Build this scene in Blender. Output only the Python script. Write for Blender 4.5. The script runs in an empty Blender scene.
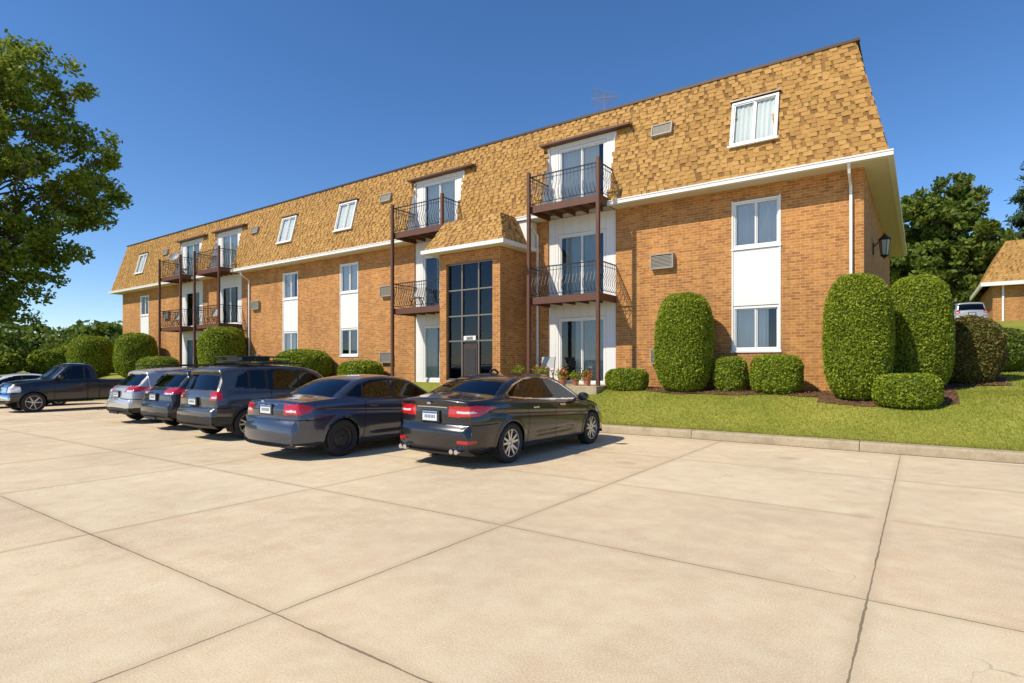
import bpy, math, random
import numpy as np
from mathutils import Vector
random.seed(7); rng=np.random.default_rng(7)
scene=bpy.context.scene
H0=1.55
# ------------------------------------------------------------ node helpers
def newmat(name):
    m=bpy.data.materials.new(name); m.use_nodes=True
    nt=m.node_tree; return m,nt,nt.nodes['Principled BSDF']
def N(nt,t,props=None,ins=None):
    n=nt.nodes.new(t)
    for k,v in (props or {}).items(): setattr(n,k,v)
    for k,v in (ins or {}).items():
        if isinstance(v,bpy.types.NodeSocket): nt.links.new(v,n.inputs[k])
        else: n.inputs[k].default_value=v
    return n
def math_(nt,op,a,b=None,c=None):
    n=nt.nodes.new('ShaderNodeMath'); n.operation=op
    for i,v in enumerate((a,b,c)):
        if v is None: continue
        if isinstance(v,bpy.types.NodeSocket): nt.links.new(v,n.inputs[i])
        else: n.inputs[i].default_value=v
    return n.outputs[0]
def ramp(nt,fac,stops):
    n=nt.nodes.new('ShaderNodeValToRGB'); nt.links.new(fac,n.inputs[0])
    e=n.color_ramp.elements
    while len(e)<len(stops): e.new(0.5)
    for el,(p,c) in zip(e,stops):
        el.position=p; el.color=(c[0],c[1],c[2],1) if not isinstance(c,(int,float)) else (c,c,c,1)
    return n.outputs[0]
def mix(nt,fac,a,b,mode='MIX'):
    n=nt.nodes.new('ShaderNodeMix'); n.data_type='RGBA'; n.blend_type=mode
    for i,v in ((0,fac),(6,a),(7,b)):
        if isinstance(v,bpy.types.NodeSocket): nt.links.new(v,n.inputs[i])
        elif i==0: n.inputs[0].default_value=v
        else: n.inputs[i].default_value=(v[0],v[1],v[2],1)
    return n.outputs[2]
def noise(nt,vec,scale,detail=3,rough=.55):
    n=N(nt,'ShaderNodeTexNoise',ins={'Scale':scale,'Detail':detail,'Roughness':rough})
    if vec is not None: nt.links.new(vec,n.inputs['Vector'])
    return n.outputs['Fac']
def bump(nt,b,h,strength,dist):
    n=N(nt,'ShaderNodeBump',ins={'Strength':strength,'Distance':dist,'Height':h})
    nt.links.new(n.outputs[0],b.inputs['Normal'])
def simple(name,col,rough=.5,metal=0,coat=0,var=.12,vs=3.0,bumpd=0,spec=.5):
    m,nt,b=newmat(name)
    tc=N(nt,'ShaderNodeTexCoord')
    f=noise(nt,tc.outputs['Object'],vs,3)
    c=mix(nt,f,[v*(1-var) for v in col],[min(1,v*(1+var)) for v in col])
    nt.links.new(c,b.inputs['Base Color'])
    b.inputs['Roughness'].default_value=rough; b.inputs['Metallic'].default_value=metal
    b.inputs['Coat Weight'].default_value=coat; b.inputs['Coat Roughness'].default_value=.03
    b.inputs['Specular IOR Level'].default_value=spec
    if bumpd: bump(nt,b,noise(nt,tc.outputs['Object'],vs*12,3),.6,bumpd)
    return m
def glassmat(name,tint,gloss=(.9,.95,1),k=.95,off=.03):
    m,nt,b=newmat(name); nt.nodes.remove(b)
    tr=N(nt,'ShaderNodeBsdfTransparent',ins={'Color':(*tint,1)})
    gl=N(nt,'ShaderNodeBsdfGlossy',ins={'Color':(*gloss,1),'Roughness':.012})
    lw=N(nt,'ShaderNodeFresnel',ins={'IOR':1.52})
    g=math_(nt,'ADD',math_(nt,'MULTIPLY',lw.outputs[0],k),off)
    mx=N(nt,'ShaderNodeMixShader'); nt.links.new(g,mx.inputs[0])
    nt.links.new(tr.outputs[0],mx.inputs[1]); nt.links.new(gl.outputs[0],mx.inputs[2])
    nt.links.new(mx.outputs[0],nt.nodes['Material Output'].inputs[0]); return m
def leafmat(name,dark,mid,light,transl=.3,rough=.55):
    m,nt,b=newmat(name)
    g=N(nt,'ShaderNodeNewGeometry')
    tc=N(nt,'ShaderNodeTexCoord')
    n=noise(nt,tc.outputs['Object'],.9,2)
    f=math_(nt,'ADD',math_(nt,'MULTIPLY',g.outputs['Random Per Island'],.6),math_(nt,'MULTIPLY',n,.45))
    c=ramp(nt,f,[(.15,dark),(.5,mid),(.9,light)])
    nt.links.new(c,b.inputs['Base Color']); b.inputs['Roughness'].default_value=rough
    b.inputs['Specular IOR Level'].default_value=.25
    if transl<=0: return m
    t=N(nt,'ShaderNodeBsdfTranslucent'); nt.links.new(c,t.inputs['Color'])
    mx=N(nt,'ShaderNodeMixShader',ins={0:transl}); nt.links.new(b.outputs[0],mx.inputs[1]); nt.links.new(t.outputs[0],mx.inputs[2])
    nt.links.new(mx.outputs[0],nt.nodes['Material Output'].inputs[0]); return m
# ------------------------------------------------------------ mesh helpers
def setmesh(name,V,F,mats,mi=None,smooth=False,parent=None,loc=None,uv=None):
    V=np.asarray(V,dtype=np.float32); F=np.asarray(F,dtype=np.int32); k=F.shape[1]
    me=bpy.data.meshes.new(name)
    me.vertices.add(len(V)); me.vertices.foreach_set('co',V.ravel())
    me.loops.add(F.size); me.loops.foreach_set('vertex_index',F.ravel())
    me.polygons.add(len(F)); me.polygons.foreach_set('loop_start',np.arange(0,F.size,k,dtype=np.int32))
    me.polygons.foreach_set('loop_total',np.full(len(F),k,dtype=np.int32))
    for m in mats: me.materials.append(m)
    if mi is not None: me.polygons.foreach_set('material_index',np.asarray(mi,dtype=np.int32))
    me.polygons.foreach_set('use_smooth',np.full(len(F),smooth,dtype=bool))
    me.update(calc_edges=True); me.validate()
    o=bpy.data.objects.new(name,me); scene.collection.objects.link(o)
    if parent: o.parent=parent
    if loc: o.location=loc
    return o
def empty(name,loc=(0,0,0),rot=(0,0,0),parent=None):
    o=bpy.data.objects.new(name,None); scene.collection.objects.link(o); o.location=loc; o.rotation_euler=rot
    o.empty_display_size=.3
    if parent: o.parent=parent
    return o
class MB:
    def __init__(s): s.v=[];s.f=[];s.m=[]
    def quad(s,a,b,c,d,m=0):
        i=len(s.v); s.v+= [a,b,c,d]; s.f.append((i,i+1,i+2,i+3)); s.m.append(m)
    def poly(s,pts,m=0):
        i=len(s.v); s.v+=list(pts); s.f.append(tuple(range(i,i+len(pts)))); s.m.append(m)
    def box(s,x0,x1,y0,y1,z0,z1,m=0):
        i=len(s.v)
        s.v+=[(x0,y0,z0),(x1,y0,z0),(x1,y1,z0),(x0,y1,z0),(x0,y0,z1),(x1,y0,z1),(x1,y1,z1),(x0,y1,z1)]
        for f in ((0,3,2,1),(4,5,6,7),(0,1,5,4),(1,2,6,5),(2,3,7,6),(3,0,4,7)):
            s.f.append(tuple(i+k for k in f)); s.m.append(m)
    def tube(s,pts,rad,n=6,m=0,cap=True):
        pts=[Vector(p) for p in pts]; i0=len(s.v)
        if not hasattr(rad,'__len__'): rad=[rad]*len(pts)
        for k,p in enumerate(pts):
            d=(pts[min(k+1,len(pts)-1)]-pts[max(k-1,0)]).normalized()
            a=Vector((0,0,1)) if abs(d.z)<.9 else Vector((1,0,0))
            u=d.cross(a).normalized(); w=d.cross(u).normalized()
            for j in range(n):
                t=2*math.pi*(j+.5)/n; q=p+(u*math.cos(t)+w*math.sin(t))*rad[k]; s.v.append(tuple(q))
        for k in range(len(pts)-1):
            for j in range(n):
                a=i0+k*n+j; b=i0+k*n+(j+1)%n
                s.f.append((a,b,b+n,a+n)); s.m.append(m)
        if cap:
            s.f.append(tuple(i0+j for j in range(n))[::-1]); s.m.append(m)
            e=i0+(len(pts)-1)*n; s.f.append(tuple(e+j for j in range(n))); s.m.append(m)
    def lathe(s,prof,c,axis='Z',n=24,m=0):
        i0=len(s.v)
        for r,h in prof:
            for j in range(n):
                t=2*math.pi*j/n; a,b=r*math.cos(t),r*math.sin(t)
                s.v.append((c[0]+a,c[1]+b,c[2]+h) if axis=='Z' else (c[0]+a,c[1]+h,c[2]+b))
        for k in range(len(prof)-1):
            for j in range(n):
                a=i0+k*n+j; b=i0+k*n+(j+1)%n
                s.f.append((a,b,b+n,a+n)); s.m.append(m)
    def obj(s,name,mats,parent=None,loc=None,rot=None,smooth=False,bevel=0):
        me=bpy.data.meshes.new(name); me.from_pydata(s.v,[],s.f)
        for m in mats: me.materials.append(m)
        me.polygons.foreach_set('material_index',s.m)
        if smooth: me.polygons.foreach_set('use_smooth',[True]*len(s.f))
        me.update()
        uv=me.uv_layers.new(name='UVMap')
        for p in me.polygons:
            n=p.normal
            for li in p.loop_indices:
                c=me.vertices[me.loops[li].vertex_index].co
                if abs(n.z)>.8: q=(c.x,c.y)
                elif abs(n.x)>abs(n.y): q=(c.y,c.z)
                else: q=(c.x,c.z)
                uv.data[li].uv=q
        o=bpy.data.objects.new(name,me); scene.collection.objects.link(o)
        if parent: o.parent=parent
        if loc: o.location=loc
        if rot: o.rotation_euler=rot
        if bevel:
            b=o.modifiers.new('bevel','BEVEL'); b.width=bevel; b.segments=2; b.limit_method='ANGLE'
        return o
def sstep(t): t=np.clip(t,0,1); return t*t*(3-2*t)
# ------------------------------------------------------------ terrain
def zlot(x): return -.010*np.clip(-np.asarray(x,float)-4,0,32)
def zground(x,y):
    x=np.asarray(x,float); y=np.asarray(y,float)
    zl=zlot(x); grade=.86-.4*sstep((-x-44)/14)
    z=zl+.14+(grade-zl-.14)*sstep((y-12.0)/3.1)
    z=z+.095*np.clip(y-14.2,0,48)*sstep((x+2.0)/4)
    inlot=(y<11.96)&(x>-33.9)&(x<45)
    z=np.where(y<12.0,zl+.06,z)
    return np.where(inlot,zl-.07,z)
# ------------------------------------------------------------ materials
def brickmat():
    m,nt,b=newmat('brick_wall')
    tc=N(nt,'ShaderNodeTexCoord'); uv=tc.outputs['UV']
    br=N(nt,'ShaderNodeTexBrick',ins={'Vector':uv,'Color1':(.53,.225,.052,1),'Color2':(.32,.115,.026,1),'Mortar':(.52,.36,.18,1),
        'Scale':1,'Mortar Size':.0065,'Mortar Smooth':.2,'Bias':-.1,'Brick Width':.213,'Row Height':.0715})
    n1=noise(nt,uv,.7,3); n2=noise(nt,uv,9,2)
    c=mix(nt,.5,br.outputs['Color'],ramp(nt,n1,[(.3,.40),(.7,.62)]),'OVERLAY')
    c=mix(nt,.45,c,ramp(nt,n2,[(.3,.32),(.7,.68)]),'OVERLAY')
    mp=N(nt,'ShaderNodeMapping',ins={'Vector':uv,'Scale':(2.2,.22,1)})
    st=noise(nt,mp.outputs[0],1.0,4,.6)
    c=mix(nt,math_(nt,'MULTIPLY',ramp(nt,st,[(.5,0),(.75,1)]),.35),c,(.18,.08,.03))
    nt.links.new(c,b.inputs['Base Color']); b.inputs['Roughness'].default_value=.85
    bump(nt,b,math_(nt,'SUBTRACT',n2,br.outputs['Fac']),.5,.006); return m
def shinglemat(name,stops):
    m,nt,b=newmat(name)
    g=N(nt,'ShaderNodeNewGeometry'); tc=N(nt,'ShaderNodeTexCoord')
    n=noise(nt,tc.outputs['Object'],.5,4); n2=noise(nt,tc.outputs['Object'],45,2)
    f=math_(nt,'ADD',math_(nt,'MULTIPLY',g.outputs['Random Per Island'],.45),math_(nt,'MULTIPLY',n,.5))
    c=ramp(nt,f,stops)
    c=mix(nt,.4,c,ramp(nt,n2,[(.3,.35),(.7,.65)]),'OVERLAY')
    nt.links.new(c,b.inputs['Base Color']); b.inputs['Roughness'].default_value=.95
    bump(nt,b,n2,.5,.004); return m
def concretemat(joints=True,name='concrete_slab',col=(.70,.565,.375)):
    m,nt,b=newmat(name)
    g=N(nt,'ShaderNodeNewGeometry'); P=g.outputs['Position']
    n1=noise(nt,P,.35,4,.6); n2=noise(nt,P,3.5,4,.65); n3=noise(nt,P,90,2,.7); n4=noise(nt,P,.9,4,.7)
    d=[v*.86 for v in col]; l=[min(1,v*1.06) for v in col]
    c=mix(nt,ramp(nt,n1,[(.3,0),(.7,1)]),d,l)
    c=mix(nt,.5,c,ramp(nt,n2,[(.3,.38),(.7,.60)]),'OVERLAY')
    c=mix(nt,.75,c,ramp(nt,n3,[(.25,.28),(.75,.70)]),'OVERLAY')
    st=ramp(nt,n4,[(.55,0),(.76,1)])
    c=mix(nt,math_(nt,'MULTIPLY',st,.36),c,(.42,.28,.135),'MIX')
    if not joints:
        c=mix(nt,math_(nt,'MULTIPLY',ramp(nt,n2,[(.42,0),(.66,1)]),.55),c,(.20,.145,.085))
    if joints:
        sp=N(nt,'ShaderNodeSeparateXYZ',ins={0:P})
        wob=math_(nt,'MULTIPLY',math_(nt,'SUBTRACT',noise(nt,P,9,2,.7),.5),.018)
        def dist(v,off,step):
            q=math_(nt,'DIVIDE',math_(nt,'ADD',math_(nt,'SUBTRACT',v,off),wob),step)
            q2=math_(nt,'SUBTRACT',math_(nt,'FRACT',math_(nt,'ADD',q,.5)),.5)
            return math_(nt,'MULTIPLY',math_(nt,'ABSOLUTE',q2),step),math_(nt,'FLOOR',q)
        dx,ix=dist(sp.outputs[0],-.29,2.98); dy,iy=dist(sp.outputs[1],2.03,2.385)
        far=math_(nt,'GREATER_THAN',sp.outputs[1],5.6)
        dy2=math_(nt,'ADD',dy,math_(nt,'MULTIPLY',far,.0035))
        dm=math_(nt,'MINIMUM',dx,dy2)
        cell=N(nt,'ShaderNodeTexWhiteNoise',{'noise_dimensions':'2D'},{'Vector':N(nt,'ShaderNodeCombineXYZ',ins={0:ix,1:iy}).outputs[0]})
        cv=ramp(nt,cell.outputs['Value'],[(0,.46),(1,.53)])
        c=mix(nt,1,c,cv,'OVERLAY')
        soft=ramp(nt,dm,[(0,1),(.09,0)])
        c=mix(nt,math_(nt,'MULTIPLY',math_(nt,'MULTIPLY',soft,n2),.5),c,(.34,.23,.12))
        wn=math_(nt,'MULTIPLY',noise(nt,P,1.7,2),.0115)
        jm=math_(nt,'LESS_THAN',dm,math_(nt,'ADD',wn,.0005))
        c=mix(nt,math_(nt,'MULTIPLY',jm,.74),c,(.12,.09,.06))
        wp=N(nt,'ShaderNodeVectorMath',{'operation':'ADD'},{0:P})
        nn=N(nt,'ShaderNodeTexNoise',ins={'Vector':P,'Scale':1.6,'Detail':3}); nt.links.new(nn.outputs['Color'],wp.inputs[1])
        vo=N(nt,'ShaderNodeTexVoronoi',{'feature':'DISTANCE_TO_EDGE'},{'Vector':wp.outputs[0],'Scale':.17})
        ck=math_(nt,'MULTIPLY',math_(nt,'LESS_THAN',vo.outputs['Distance'],.0007),ramp(nt,n1,[(.5,0),(.56,1)]))
        c=mix(nt,math_(nt,'MULTIPLY',ck,.45),c,(.25,.19,.12))
        vo2=N(nt,'ShaderNodeTexVoronoi',ins={'Vector':P,'Scale':.9})
        inp=math_(nt,'GREATER_THAN',sp.outputs[1],5.2)
        oil=math_(nt,'MULTIPLY',ramp(nt,math_(nt,'ADD',vo2.outputs['Distance'],math_(nt,'MULTIPLY',n2,.25)),[(.12,1),(.32,0)]),inp)
        c=mix(nt,math_(nt,'MULTIPLY',oil,.40),c,(.22,.16,.10))
        vo3=N(nt,'ShaderNodeTexVoronoi',ins={'Vector':P,'Scale':1.7})
        sp3=math_(nt,'LESS_THAN',math_(nt,'ADD',vo3.outputs['Distance'],math_(nt,'MULTIPLY',n2,.06)),.055)
        c=mix(nt,math_(nt,'MULTIPLY',sp3,.3),c,(.25,.18,.11))
    nt.links.new(c,b.inputs['Base Color']); b.inputs['Roughness'].default_value=.88; b.inputs['Specular IOR Level'].default_value=.3
    bump(nt,b,n3,.35,.004); return m
def grassmat():
    m,nt,b=newmat('grass'); g=N(nt,'ShaderNodeNewGeometry'); P=g.outputs['Position']
    n1=noise(nt,P,.5,3); n2=noise(nt,P,14,3,.7)
    c=mix(nt,ramp(nt,n1,[(.3,0),(.7,1)]),(.17,.21,.026),(.33,.31,.06))
    c=mix(nt,.8,c,ramp(nt,n2,[(.25,.30),(.75,.72)]),'OVERLAY')
    nt.links.new(c,b.inputs['Base Color']); b.inputs['Roughness'].default_value=.9; b.inputs['Specular IOR Level'].default_value=.1
    bump(nt,b,n2,.8,.04); return m
def sidingmat():
    m,nt,b=newmat('white_siding'); tc=N(nt,'ShaderNodeTexCoord'); uv=tc.outputs['UV']
    sp=N(nt,'ShaderNodeSeparateXYZ',ins={0:uv})
    q=math_(nt,'FRACT',math_(nt,'DIVIDE',sp.outputs[0],.30))
    ln=math_(nt,'LESS_THAN',q,.05)
    n=noise(nt,uv,1.5,3)
    c=mix(nt,n,(.70,.69,.66),(.82,.81,.79)); c=mix(nt,math_(nt,'MULTIPLY',ln,.4),c,(.4,.38,.35))
    nt.links.new(c,b.inputs['Base Color']); b.inputs['Roughness'].default_value=.55
    bump(nt,b,math_(nt,'SUBTRACT',1,ln),.4,.006); return m
BR=brickmat()
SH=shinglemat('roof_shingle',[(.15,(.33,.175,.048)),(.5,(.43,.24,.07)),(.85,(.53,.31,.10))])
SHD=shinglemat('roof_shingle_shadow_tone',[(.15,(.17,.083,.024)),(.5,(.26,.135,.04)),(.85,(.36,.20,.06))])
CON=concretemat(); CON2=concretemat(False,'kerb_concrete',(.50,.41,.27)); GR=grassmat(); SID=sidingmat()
WH=simple('white_trim',(.80,.79,.76),.45,var=.05); SOF=simple('soffit_cream',(.70,.64,.50),.6,var=.06)
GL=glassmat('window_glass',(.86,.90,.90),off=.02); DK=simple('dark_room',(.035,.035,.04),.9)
CU=simple('curtain',(.80,.80,.78),.9,var=.08,vs=1.5); CU2=simple('curtain_grey',(.40,.44,.42),.9,var=.1,vs=1.5)
RST=simple('brown_steel',(.12,.045,.022),.5,var=.2); BLK=simple('black_iron',(.02,.018,.017),.4,var=.1)
WD=simple('deck_wood',(.15,.075,.035),.8,var=.35,vs=6,bumpd=.004); BRZ=simple('bronze_frame',(.075,.048,.032),.4,metal=.3,var=.1)
ACM=simple('ac_grille',(.34,.31,.26),.6,var=.15); ACD=simple('ac_dark',(.05,.048,.045),.7)
BARK=simple('bark',(.12,.085,.055),.95,var=.35,vs=5,bumpd=.03)
MUL=simple('mulch',(.15,.075,.035),.98,var=.55,vs=9,bumpd=.05)
TERR=simple('terracotta',(.45,.16,.07),.8); FLW=simple('flower_red',(.6,.05,.06),.6)
# ------------------------------------------------------------ ground, lot, kerb
xs=np.unique(np.concatenate([[-900,-500,-300,-200,-140,-110],np.arange(-90,-34,3),[-33.95,-33.85],np.arange(-33,-8,1.5),np.arange(-8,12,.4),np.arange(12,45,2),[44.9,45.1],np.arange(48,120,8),[150,220,350,600,900]]))
ys=np.unique(np.concatenate([[-300,-150,-60,-22],np.arange(-20,11,4),[11.9,11.959,11.961,12.001],np.arange(12.2,17,.3),np.arange(17,30,1),np.arange(30,70,2.5),[80,100,140,200,350,600,1200]]))
XX,YY=np.meshgrid(xs,ys); ZZ=zground(XX,YY)
V=np.stack([XX,YY,ZZ],-1).reshape(-1,3); nx=len(xs); ny=len(ys)
I=np.arange((ny-1)*(nx-1)); r=I//(nx-1); c=I%(nx-1); a=r*nx+c
F=np.stack([a,a+1,a+nx+1,a+nx],1)
setmesh('ground',V,F,[GR],smooth=True)
def sheet(name,x0,x1,y0,y1,zf,mat,nx=60,ny=10,mask=None):
    X,Y=np.meshgrid(np.linspace(x0,x1,nx),np.linspace(y0,y1,ny)); Z=zf(X,Y)
    V=np.stack([X,Y,Z],-1).reshape(-1,3); I=np.arange((ny-1)*(nx-1)); a=(I//(nx-1))*nx+I%(nx-1)
    F=np.stack([a,a+1,a+nx+1,a+nx],1)
    if mask is not None:
        cx=V[F,0].mean(1); cy=V[F,1].mean(1); F=F[mask(cx,cy)]
    return setmesh(name,V,F,[mat],smooth=True)
sheet('parking_lot',-33.9,45,-20,11.9,lambda x,y:zlot(x),CON,80,8)
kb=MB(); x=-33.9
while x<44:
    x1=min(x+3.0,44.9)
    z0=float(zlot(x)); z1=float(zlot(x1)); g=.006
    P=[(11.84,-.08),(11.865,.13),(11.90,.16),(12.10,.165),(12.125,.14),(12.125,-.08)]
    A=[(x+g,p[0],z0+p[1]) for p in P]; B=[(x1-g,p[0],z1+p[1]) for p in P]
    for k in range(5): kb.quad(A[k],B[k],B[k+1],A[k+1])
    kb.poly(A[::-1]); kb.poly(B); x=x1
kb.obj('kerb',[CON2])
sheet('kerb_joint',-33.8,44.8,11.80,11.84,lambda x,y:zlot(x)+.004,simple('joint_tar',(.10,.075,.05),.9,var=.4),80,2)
sheet('walkway',-12.7,-11.0,12.14,14.25,lambda x,y:zground(x,y)+.03,CON2,6,14)
pt=MB(); pt.box(-9.9,-7.3,14.2,15.7,.5,.93); pt.obj('patio_slab',[CON2],bevel=.01)
# ------------------------------------------------------------ building
YW=15.75; YG=15.25; ZG=6.3; ZT=9.33; YT=16.0; XL=-42.9; XR=-1.1; YB=29.2
bld=empty('apartment_building')
wins=[-3.5,-19.8,-24.05,-39.6]
bays=[(-9.84,-7.45),(-15.9,-13.4),(-30.8,-28.3),(-34.8,-32.3)]
holes=[]
for xc in wins: holes+=[(xc-.6,xc+.6,1.86,5.86)]
for b in bays: holes.append((b[0],b[1],.3,6.2))
def wall_holes(mb,x0,x1,z0,z1,holes,y,m=0,rev=.12):
    X=sorted(set([x0,x1]+[h[0] for h in holes]+[h[1] for h in holes])); Z=sorted(set([z0,z1]+[h[2] for h in holes]+[h[3] for h in holes]))
    X=[v for v in X if x0<=v<=x1]; Z=[v for v in Z if z0<=v<=z1]
    for i in range(len(X)-1):
        for j in range(len(Z)-1):
            cx=(X[i]+X[i+1])/2; cz=(Z[j]+Z[j+1])/2
            if any(h[0]<cx<h[1] and h[2]<cz<h[3] for h in holes): continue
            mb.quad((X[i],y,Z[j]),(X[i+1],y,Z[j]),(X[i+1],y,Z[j+1]),(X[i],y,Z[j+1]),m)
    if rev<=0: return
    for h in holes:
        mb.quad((h[0],y,h[2]),(h[0],y,h[3]),(h[0],y+rev,h[3]),(h[0],y+rev,h[2]),m)
        mb.quad((h[1],y,h[2]),(h[1],y+rev,h[2]),(h[1],y+rev,h[3]),(h[1],y,h[3]),m)
        mb.quad((h[0],y,h[3]),(h[1],y,h[3]),(h[1],y+rev,h[3]),(h[0],y+rev,h[3]),m)
w=MB(); wall_holes(w,XL,XR,0,6.2,holes,YW)
w.quad((XR,YW,0),(XR,YB,0),(XR,YB,6.2),(XR,YW,6.2)); w.quad((XL,YB,0),(XL,YW,0),(XL,YW,6.2),(XL,YB,6.2))
w.quad((XR,YB,0),(XL,YB,0),(XL,YB,6.2),(XR,YB,6.2))
w.obj('brick_walls',[BR],bld)
# window units ---------------------------------------------------
def unit(name,wd,ht,loc,rotx=0,door=False,cov=(1,1),cm=CU,sill=True,fw=.055,panes=2,parent=None,frame=WH):
    g=MB(); a=wd/2
    g.box(-a,-a+fw,-.02,.08,0,ht,0); g.box(a-fw,a,-.02,.08,0,ht,0)
    g.box(-a+fw,a-fw,-.018,.08,0,fw,0); g.box(-a+fw,a-fw,-.018,.08,ht-fw,ht,0)
    if sill: g.box(-a-.04,a+.04,-.06,.0,-.05,-.002,0)
    pw=(wd-2*fw)/panes
    for p in range(panes):
        x0=-a+fw+p*pw; x1=x0+pw; yo=.01+.022*(p%2); s=.032
        g.box(x0,x0+s,yo,yo+.02,fw,ht-fw,0); g.box(x1-s,x1,yo,yo+.02,fw,ht-fw,0)
        g.box(x0+s,x1-s,yo+.001,yo+.02,fw,fw+s,0); g.box(x0+s,x1-s,yo+.001,yo+.02,ht-fw-s,ht-fw,0)
        g.quad((x0+s,yo+.01,fw+s),(x1-s,yo+.01,fw+s),(x1-s,yo+.01,ht-fw-s),(x0+s,yo+.01,ht-fw-s),1)
        c=cov[p%len(cov)]
        if c>0:
            n=max(3,int(pw*c/.035))
            xa=x0+(pw*(1-c) if p==0 and c<1 else 0)
            for k in range(n):
                u0=xa+pw*c*k/n; u1=xa+pw*c*(k+1)/n
                y0=.085+.014*math.sin(k*1.9); y1=.085+.014*math.sin((k+1)*1.9)
                g.quad((u0,y0,.02),(u1,y1,.02),(u1,y1,ht-.02),(u0,y0,ht-.02),2)
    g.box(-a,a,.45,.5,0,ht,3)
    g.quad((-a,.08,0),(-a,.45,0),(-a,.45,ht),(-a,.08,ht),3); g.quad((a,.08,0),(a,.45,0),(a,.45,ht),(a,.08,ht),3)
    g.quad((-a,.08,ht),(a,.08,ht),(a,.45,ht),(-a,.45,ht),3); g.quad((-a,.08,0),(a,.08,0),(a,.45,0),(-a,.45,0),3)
    return g.obj(name,[frame,GL,cm,DK],parent or bld,loc,(rotx,0,0))
tilt=-math.atan2(YT-YG,ZT-ZG)
def My(z): return YG+(z-ZG)*(YT-YG)/(ZT-ZG)
for i,xc in enumerate(wins):
    unit('window',1.16,1.16,(xc,YW+.03,1.9),cov=(1,.55) if i%2==0 else (.4,1),cm=CU if i!=1 else CU2)
    unit('window',1.16,1.24,(xc,YW+.03,4.6),cov=(1,1) if i!=2 else (1,.3),cm=CU)
    g=MB(); g.box(xc-.597,xc+.597,YW+.005,YW+.06,3.08,4.54,0)
    g.box(xc-.6,xc-.56,YW-.012,YW+.02,1.862,5.858,1); g.box(xc+.56,xc+.6,YW-.012,YW+.02,1.862,5.858,1)
    g.obj('spandrel_panel',[WH,WH],bld)
    unit('dormer_window',1.14,1.27,(xc,My(7.2)-.06,7.2),rotx=tilt,cov=(1,1))
    g=MB(); g.box(-.62,.62,-.12,.1,1.275,1.31,0); g.obj('dormer_window_cap',[BRZ],bld,(xc,My(7.2),7.2),(tilt,0,0))
# bays
YS=15.80
CHF=simple('chair_fabric',(.45,.45,.42),.8)
def chair(parent,loc,rz,nm='folding_chair'):
    ch=MB()
    for sx in (-.22,.22):
        ch.tube([(sx,-.22,0),(sx,.1,.42),(sx,.26,.85)],.014,5); ch.tube([(sx,.24,0),(sx,-.22,.42)],.014,5)
    ch.box(-.22,.22,-.22,.12,.41,.43,1); ch.quad((-.22,.13,.5),(.22,.13,.5),(.22,.25,.84),(-.22,.25,.84),1)
    return ch.obj(nm,[BLK,CHF],parent,loc,(0,0,rz))
for i,(x0,x1) in enumerate(bays):
    xc=(x0+x1)/2; hs=[(xc-.84,xc+.84,.93,3.02),(xc-.84,xc+.84,3.62,5.68),(xc-.84,xc+.84,6.4,8.42)]
    g=MB(); wall_holes(g,x0,x1,.3,8.56,hs,YS)
    g.obj('bay_siding',[SID],bld)
    for k,h in enumerate(hs):
        cv=[(.35,1),(.8,.6),(1,.75)][k] if i%2==0 else [(1,.2),(.3,1),(.9,1)][k]
        unit('sliding_door',1.66,h[3]-h[2]-.01,(xc,YS+.03,h[2]),cov=cv,sill=False,fw=.07,cm=CU if k==2 else CU2)
    g=MB()
    for xx,sg in ((x0,1),(x1,-1)):
        g.poly([(xx,YG+.01,6.2),(xx,YS+.05,6.2),(xx,YS+.05,8.6),(xx,My(8.6),8.6)],0)
    g.box(x0-.02,x0+.05,YS-.05,YS-.002,6.36,8.5,0); g.box(x1-.05,x1+.02,YS-.05,YS-.002,6.36,8.5,0)
    g.box(x0-.22,x1+.5,My(8.6)-.26,My(8.6)+.12,8.57,8.63,1); g.box(x0-.22,x1+.5,My(8.6)-.05,My(8.8)+.1,8.63,8.69,1)
    g.obj('bay_cheeks',[WH,RST],bld)
chair(bld,(-34.2,15.2,3.58),.4); chair(bld,(-33.2,15.2,6.38),-.5); chair(bld,(-30.2,15.2,3.58),.2); chair(bld,(-15.2,15.2,3.58),.3)
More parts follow.
